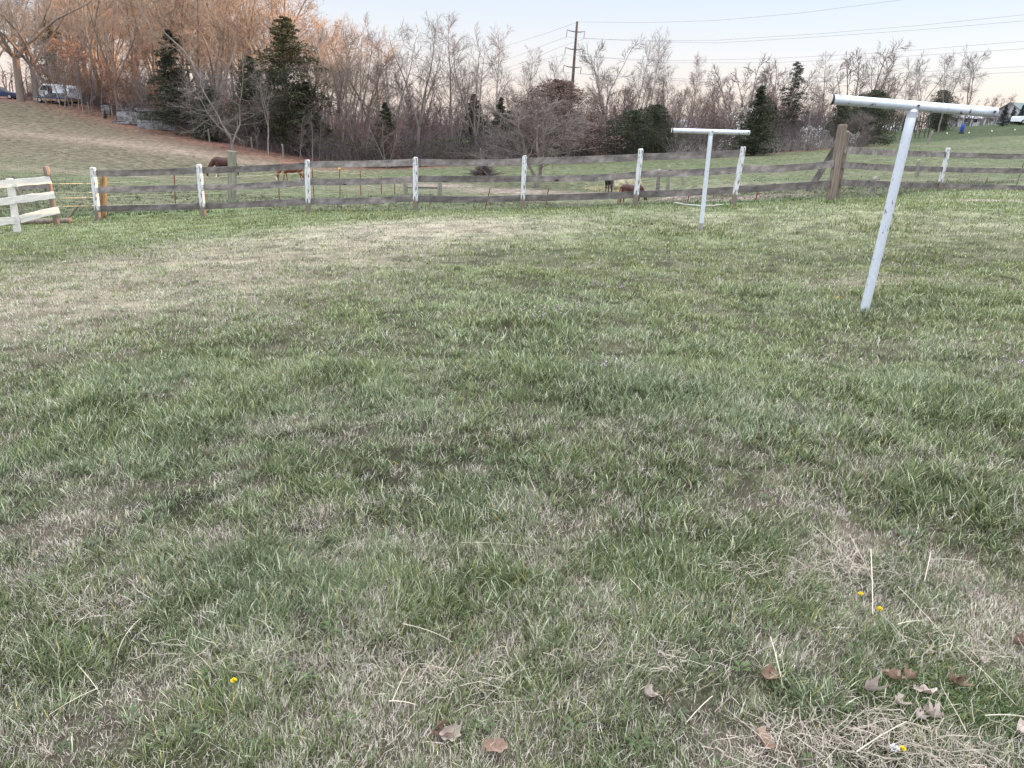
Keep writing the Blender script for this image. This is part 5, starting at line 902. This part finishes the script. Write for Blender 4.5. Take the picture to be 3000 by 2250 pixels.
# far wood behind everything
def farwood(name, pts, n, hr, seed, col, wd):
    r = np.random.RandomState(seed); i = r.randint(0, len(pts) - 1, n); f = r.rand(n)[:, None]; A = np.array(pts, float); b = A[i] * (1 - f) + A[i + 1] * f + r.randn(n, 2) * wd; h = hr[0] + (hr[1] - hr[0]) * r.rand(n) * (.5 + fbm(b[:, 0], b[:, 1], 12, seed)); k = MB()
    B = np.zeros((n, 3, 3)); B[:, 0] = np.column_stack([b, zt(b[:, 0], b[:, 1], False) - .2]); B[:, 1] = B[:, 0] + np.column_stack([r.randn(n, 2) * .3, h * .5]); B[:, 2] = B[:, 0] + np.column_stack([r.randn(n, 2) * .5, h]); k.add(*tubes(B, np.tile([.12, .09, .03], (n, 1)), 4), col=None)
    for _ in range(16):
        f2 = .3 + .68 * r.rand(n); p = B[:, 0] + (B[:, 2] - B[:, 0]) * f2[:, None]; T_ = np.zeros((n, 3, 3)); T_[:, 0] = p; dd = r.randn(n, 3) * [.8, .8, .2] + [0, 0, .7]; T_[:, 1] = p + dd * (h * .10)[:, None]; T_[:, 2] = T_[:, 1] + (dd + r.randn(n, 3) * .3) * (h * .09)[:, None]; k.add(*tubes(T_, np.tile([.035, .028, .015], (n, 1)), 3))
    tag(obj(name, k.me(name, [col])), kind='stuff')
farwood('far_wood', [(-120, 150), (-60, 128), (-25, 112), (10, 108), (40, 116), (60, 150), (95, 175)], 500, (3, 5.5), 61, M_brush, 5)
# ------------------------------------------------------------------ small things in the lawn
M_leaf = mat('dead_leaf', (.17, .10, .07), .7, noise=1, col2=(.36, .255, .19), nscale=25, trans=.15); M_leaf2 = mat('pale_dead_leaf', (.50, .42, .37), .7, noise=1, col2=(.27, .20, .17), nscale=25, trans=.15)
def dead_leaf(px, py, size, rz, m, curl, label, tilt=(.2, .1)):
    size *= .62; curl *= 1.5; g = G(px, py, 6); r = np.random.RandomState(int(px)); n = 26; V = []; ang = np.linspace(0, 2 * math.pi, n, endpoint=False); rings = 4
    lobes = 1 + .15 * np.cos(ang * 7 + r.rand() * 6) * (np.abs(np.cos(ang)) < .9) + .12 * np.cos(ang * 3 + r.rand() * 6) + .06 * r.randn(n)
    for k_ in range(rings + 1):
        f = k_ / rings
        for a, lb in zip(ang, lobes):
            x = math.cos(a) * f * (1 + (lb - 1) * f) * .62; y = math.sin(a) * f * (1 + (lb - 1) * f) * .42; z = curl * (y * y * 2.6 + .7 * x * x) + .09 * math.sin(x * 9 + y * 7 + px) * f + .02 * r.randn() * f
            V.append((x * size, y * size, z * size))
    idx = np.arange((rings + 1) * n).reshape(rings + 1, n); Q = np.stack([idx[:-1], np.roll(idx[:-1], -1, 1), np.roll(idx[1:], -1, 1), idx[1:]], -1).reshape(-1, 4)
    e = empty('dead_leaf', (g[0], g[1], g[2] + .022), label, 'leaf', 'dead leaves near the bottom edge', rz=rz); e.rotation_euler[0] = tilt[0]; e.rotation_euler[1] = tilt[1]
    obj('blade', mesh('blade', V, Q, None, [m], smooth=True), e); k = MB(); k.tube(np.array([(-.6 * size, 0, .0), (-.9 * size, .03 * size, .02 * size), (-1.15 * size, .0, .05 * size)]), [.0012, .001, .001], 4); obj('stem', k.me('stem', [m]), e)
for a in [(1270, 2175, .075, 1.2, M_leaf, 1.2, 'tall folded brown leaf standing in the grass near the bottom edge', (.9, .3)), (1320, 2205, .075, .3, M_leaf2, .6, 'pale brown curled leaf beside the tall folded one', (.7, -.2)), (1450, 2240, .08, .0, M_leaf, .5, 'orange-brown leaf cut by the bottom edge', (.2, 0)),
    (1890, 2070, .09, 1.0, M_leaf2, .8, 'twisted olive-grey leaf in the grass at bottom centre', (.5, .5)), (2240, 2010, .08, .5, M_leaf, .7, 'brown leaf half hidden by straw left of the white curled leaf', (.5, .2)), (2225, 2195, .085, 2.0, M_leaf, .5, 'dark brown oak leaf low beside the straw tangle', (.4, -.3)),
    (2530, 2040, .07, .2, M_leaf2, 1.6, 'curled white leaf above the straw tangle', (.3, .6)), (2600, 2035, .08, 2.4, M_leaf, .7, 'rosy brown leaf right of the curled white leaf', (.5, .1)), (2700, 2060, .085, 3.0, M_leaf2, .3, 'pointed pinkish leaf lying flat on the moss', (.25, 0)), (2770, 2045, .06, 1.1, M_leaf, 1.3, 'small curled brown leaf right of the pointed pink leaf', (.4, .5)),
    (2790, 2015, .06, .4, M_leaf, 1.5, 'topmost curled tan leaf of the cluster on the moss', (.8, .1)), (2650, 2020, .055, 1.9, M_leaf, 1.2, 'small brown leaf between the rosy and the pointed leaves', (.6, .3)), (2620, 2110, .08, .7, M_leaf2, .6, 'pale torn leaf under the straw tangle', (.3, .4)), (2720, 2150, .07, 2.2, M_leaf2, 1.0, 'grey-purple leaf at the lower edge of the moss', (.2, .2)),
    (2670, 2155, .05, 1.6, M_leaf2, 1.0, 'pale upright leaf left of the grey-purple leaf', (1.0, .2)), (2960, 1920, .07, .3, M_leaf, 1.4, 'curled brown leaf near the right edge', (.6, .4)), (2985, 2180, .09, .9, M_leaf2, .3, 'smooth grey-mauve leaf at the lower right edge', (.2, .1)), (2870, 1965, .05, .9, M_leaf2, .5, 'small lilac-grey leaf above the moss', (.4, .1))]: dead_leaf(*a)
M_dand = mat('dandelion_yellow', (.85, .66, .02), .6); M_stem = mat('flower_stem', (.14, .20, .07), .6); M_fluff = mat('seed_fluff', (.75, .76, .74), .9)
def dandelion(px, py, label, white=False, s=.8):
    g = G(px, py, 8); h = .05; e = empty('dandelion', tuple(g), label, 'flower'); k = MB(); k.tube(np.array([(0, 0, 0), (.004, 0, h * .5), (0, 0, h)]), [.002, .0018, .0018], 6); obj('stem', k.me('stem', [M_stem]), e); r = np.random.RandomState(int(px)); V = []; Q = []
    for i in range(60):
        a = r.rand() * 6.283; el = r.rand() ** .7 * 1.3 + .1; L = .012 * s; d = np.array([math.cos(a) * math.sin(el), math.sin(a) * math.sin(el), math.cos(el)]); u = np.cross(d, [.1, .2, 1]); u /= np.linalg.norm(u); b = np.array([0, 0, h]); n0 = len(V)
        V += [b + u * .0012, b + d * L + u * .0016, b + d * L - u * .0016, b - u * .0012]; Q.append((n0, n0 + 1, n0 + 2, n0 + 3))
    obj('flower_head', mesh('flower_head', V, Q, None, [M_fluff if white else M_dand]), e)
dandelion(2508, 1795, 'yellow dandelion left of the upright straw, upper of the pair'); dandelion(2565, 1832, 'yellow dandelion just right of the foot of the upright straw', s=1.0); dandelion(691, 2058, 'single yellow dandelion at the lower left'); dandelion(2630, 2244, 'yellow dandelion cut by the bottom edge', s=.7); dandelion(2608, 2240, 'white seed head at the bottom edge', True, 1.1)
dandelion(2451, 888, 'tiny yellow dandelion left of the near pole foot', s=1.6)
# deadnettle sprigs
PETV, PETQ, PETC = [], [], []
def sprigs(cx, cy, n, spread, label):
    g = G(cx, cy); r = np.random.RandomState(int(cx + cy))
    for i in range(n):
        x, y = g[:2] + r.randn(2) * [spread, spread * .7]; z = z1(x, y); h = .045 + .05 * r.rand()
        for j in range(7):
            p = np.array([x, y, z + h]) + r.randn(3) * [.008, .008, .010]; u = r.randn(3); u /= np.linalg.norm(u); v = np.cross(u, r.randn(3)); v /= np.linalg.norm(v); s_ = .005 + .004 * r.rand(); n0 = len(PETV)
            for q_ in (p - u * s_, p + v * s_ * .7, p + u * s_, p - v * s_ * .7): PETV.append(q_); PETC.append(np.array([.50, .40, .50]) * (.8 + .4 * r.rand()) if j < 4 else np.array([.13, .11, .08]))
            PETQ.append((n0, n0 + 1, n0 + 2, n0 + 3))
for a in [(1590, 935, 26, .14, 'mauve deadnettle flowers around the hollow in mid lawn'), (1700, 920, 14, .12, 'mauve deadnettle flowers right of the hollow'), (1800, 855, 18, .20, 'pale mauve flowers above and right of the hollow'), (1790, 1098, 8, .1, 'few mauve flowers below the hollow'), (1740, 1092, 5, .08, 'sparse mauve flowers left of the lower group'), (2670, 800, 14, .15, 'white-mauve flowers right of the near pole'), (2970, 1100, 8, .12, 'faint mauve flowers at the right edge of the lawn')]: sprigs(*a)
tag(obj('deadnettle', mesh('deadnettle', PETV, PETQ, None, [M_veg], np.array(PETC))), kind='stuff')
# pale straws one can point to
M_straw = mat('pale_straw', (.58, .50, .40), .6)
def straw(p0, p1, r_, label, bend=.0, lift=(.03, .02)):
    r_ *= .8
    a = G(*p0, 12); b = G(*p1, 12); a[2] += lift[0]; b[2] += lift[1]; m = (a + b) / 2 + np.array([bend, 0, .012 + abs(bend) * .3]); k = MB(); ts = np.linspace(0, 1, 7)[:, None]; pts = (1 - ts) ** 2 * a + 2 * ts * (1 - ts) * m + ts ** 2 * b; k.tube(pts, np.linspace(r_, r_ * .8, 7), 6)
    tag(obj('straw', k.me('straw', [M_straw])), label, 'straw', 'long pale straws lying on the lawn')
straw((2539, 1662), (2548, 1838), .0022, 'thick upright pale straw between the two yellow dandelions', 0, (.06, .03)); straw((2716, 1660), (2703, 1722), .002, 'short bent straw upper right of the dandelions', 0, (.06, .03)); straw((2716, 1672), (2830, 1675), .0012, 'thin level straw leaving the short bent one'); straw((2620, 1868), (2700, 1846), .002, 'short pale straw slanting right of the dandelions')
straw((2480, 1600), (2560, 1740), .0012, 'thin straw slanting down towards the upright straw'); straw((2620, 1760), (2790, 1940), .0013, 'long thin straw slanting down to the moss'); straw((2790, 1940), (2960, 2120), .0015, 'long straw crossing the moss to the lower right'); straw((2870, 2145), (3000, 2150), .002, 'straw lying level below the moss'); straw((1140, 2113), (1225, 2118), .002, 'short pale straw lying level at lower centre')
straw((1180, 1875), (1320, 1905), .0016, 'curving pale straw at lower centre', .01); straw((1150, 2110), (1195, 1985), .0016, 'pale stalk slanting up left of the folded leaf'); straw((235, 1990), (295, 2062), .0018, 'pale stalk at lower left ending in a sharp bend'); straw((295, 2062), (150, 2125), .0014, 'thin straw running left from the sharp bend'); straw((420, 1855), (345, 1950), .0014, 'curved straw at left above the bent stalk', -.02)
straw((2080, 2085), (2000, 2170), .0018, 'pale stalk near the bottom right of centre'); straw((2380, 1560), (2520, 1690), .0012, 'thin straw right above the upright straw'); straw((2240, 1960), (2290, 2040), .0018, 'short upright stalk beside the brown leaf', 0, (.08, .02)); straw((2500, 2240), (2640, 2170), .0022, 'thick curved straw on the tangle at the bottom', 0, (.04, .05)); straw((1350, 1615), (1560, 1630), .0014, 'faint level straw in mid foreground')
# straw tangle and moss at the lower right: uncountable
r = np.random.RandomState(77); n = 1500
cx = [G(2560, 2190, 5), G(2720, 2240, 5), G(2350, 2200, 5), G(2850, 1930, 5), G(2480, 1700, 5), G(1900, 1960, 5), G(1350, 2050, 5), G(2200, 1700, 5), G(250, 1800, 5), G(700, 1950, 5)]
i = r.choice(10, n, p=[.17, .17, .12, .1, .09, .08, .08, .07, .06, .06]); c = np.array(cx)[i]; B = np.zeros((n, 5, 3))
B[:, 0] = c + np.column_stack([r.randn(n) * .13, r.randn(n) * .05, np.zeros(n)]); B[:, 0, 2] = zt(B[:, 0, 0], B[:, 0, 1]) + .012 + .03 * r.rand(n); a = r.rand(n) * 6.283; d = np.column_stack([np.cos(a), np.sin(a), r.randn(n) * .4 + .15])
for j in range(1, 5): B[:, j] = B[:, j - 1] + d * (.008 + .022 * r.rand(n, 1) ** 2); d = d + r.randn(n, 3) * .5; d[:, 2] -= .14
V, Q = tubes(B, np.array([1, 1, .9, .7, .4])[None] * (.0006 + .0007 * r.rand(n, 1)), 4); c = np.repeat(np.array([.60, .51, .42]) * (.45 + .65 * r.rand(n, 1)), 20, 0)
tag(obj('straw_tangle', mesh('straw_tangle', V, Q, None, [M_blade], c)), kind='stuff')
n = 9000; g = G(2830, 2080, 5); x = g[0] + r.randn(n) * .16; y = g[1] + r.randn(n) * .07; z = zt(x, y) + .012 * r.rand(n) + .004; p = np.stack([x, y, z], 1); u = r.randn(n, 3); u[:, 2] = np.abs(u[:, 2]) + .5; u /= np.linalg.norm(u, axis=1, keepdims=True); v = np.cross(u, r.randn(n, 3)); v /= np.linalg.norm(v, axis=1, keepdims=True); s = .006
V = np.stack([p, p + v * s * .4 + u * s * .5, p + u * s * 1.3, p - v * s * .4 + u * s * .5], 1).reshape(-1, 3); c = np.repeat(np.array([.085, .135, .035]) * (.6 + .8 * r.rand(n, 1)), 4, 0); tag(obj('moss', mesh('moss', V, np.arange(4 * n).reshape(n, 4), None, [M_blade], c)), kind='stuff')
# dark stump sunk in the right of the lawn, flat stone by the tuft

r = np.random.RandomState(88); PV = []; PC = []
for i in range(420):
    yy = 1.15 + 3.6 * r.rand(); xx = (r.rand() * 2 - 1) * (.75 * yy + .2); z = z1(xx, yy) + .012; a0 = r.rand() * 6.28; sz = .010 + .016 * r.rand(); cc = np.array([.055, .085, .028]) * (.7 + .8 * r.rand()); nl = r.randint(3, 7); sz *= .75
    for j in range(nl):
        a = a0 + j * 6.283 / nl + r.randn() * .2; d = np.array([math.cos(a), math.sin(a), .45 * r.rand() + .1]); t_ = np.array([-math.sin(a), math.cos(a), 0]); b = np.array([xx, yy, z]) + d * sz * .3
        PV += [b, b + d * sz * .9 + t_ * sz * .42 + [0, 0, .003], b + d * sz * 1.9, b + d * sz * .9 - t_ * sz * .42 + [0, 0, .003]]; PC += [cc] * 4
tag(obj('weeds', mesh('weeds', PV, np.arange(len(PV)).reshape(-1, 4), None, [M_blade], np.array(PC))), kind='stuff')
for px, Yp, H in [(176, 93, 7), (202, 92.5, 6), (228, 93, 6.5), (266, 92, 5), (150, 94, 4), (135, 93.5, 6), (190, 92, 8), (240, 91.5, 6), (385, 88, 6), (410, 87.5, 5), (440, 87, 6)]:
    p = P(px, 300, Yp); tree('sapling_b' if px % 4 else 'sapling', p[0], p[1], H, 'young bare sapling along the edge of the left woods', 'saplings of the left woods edge', wscale=1.3)
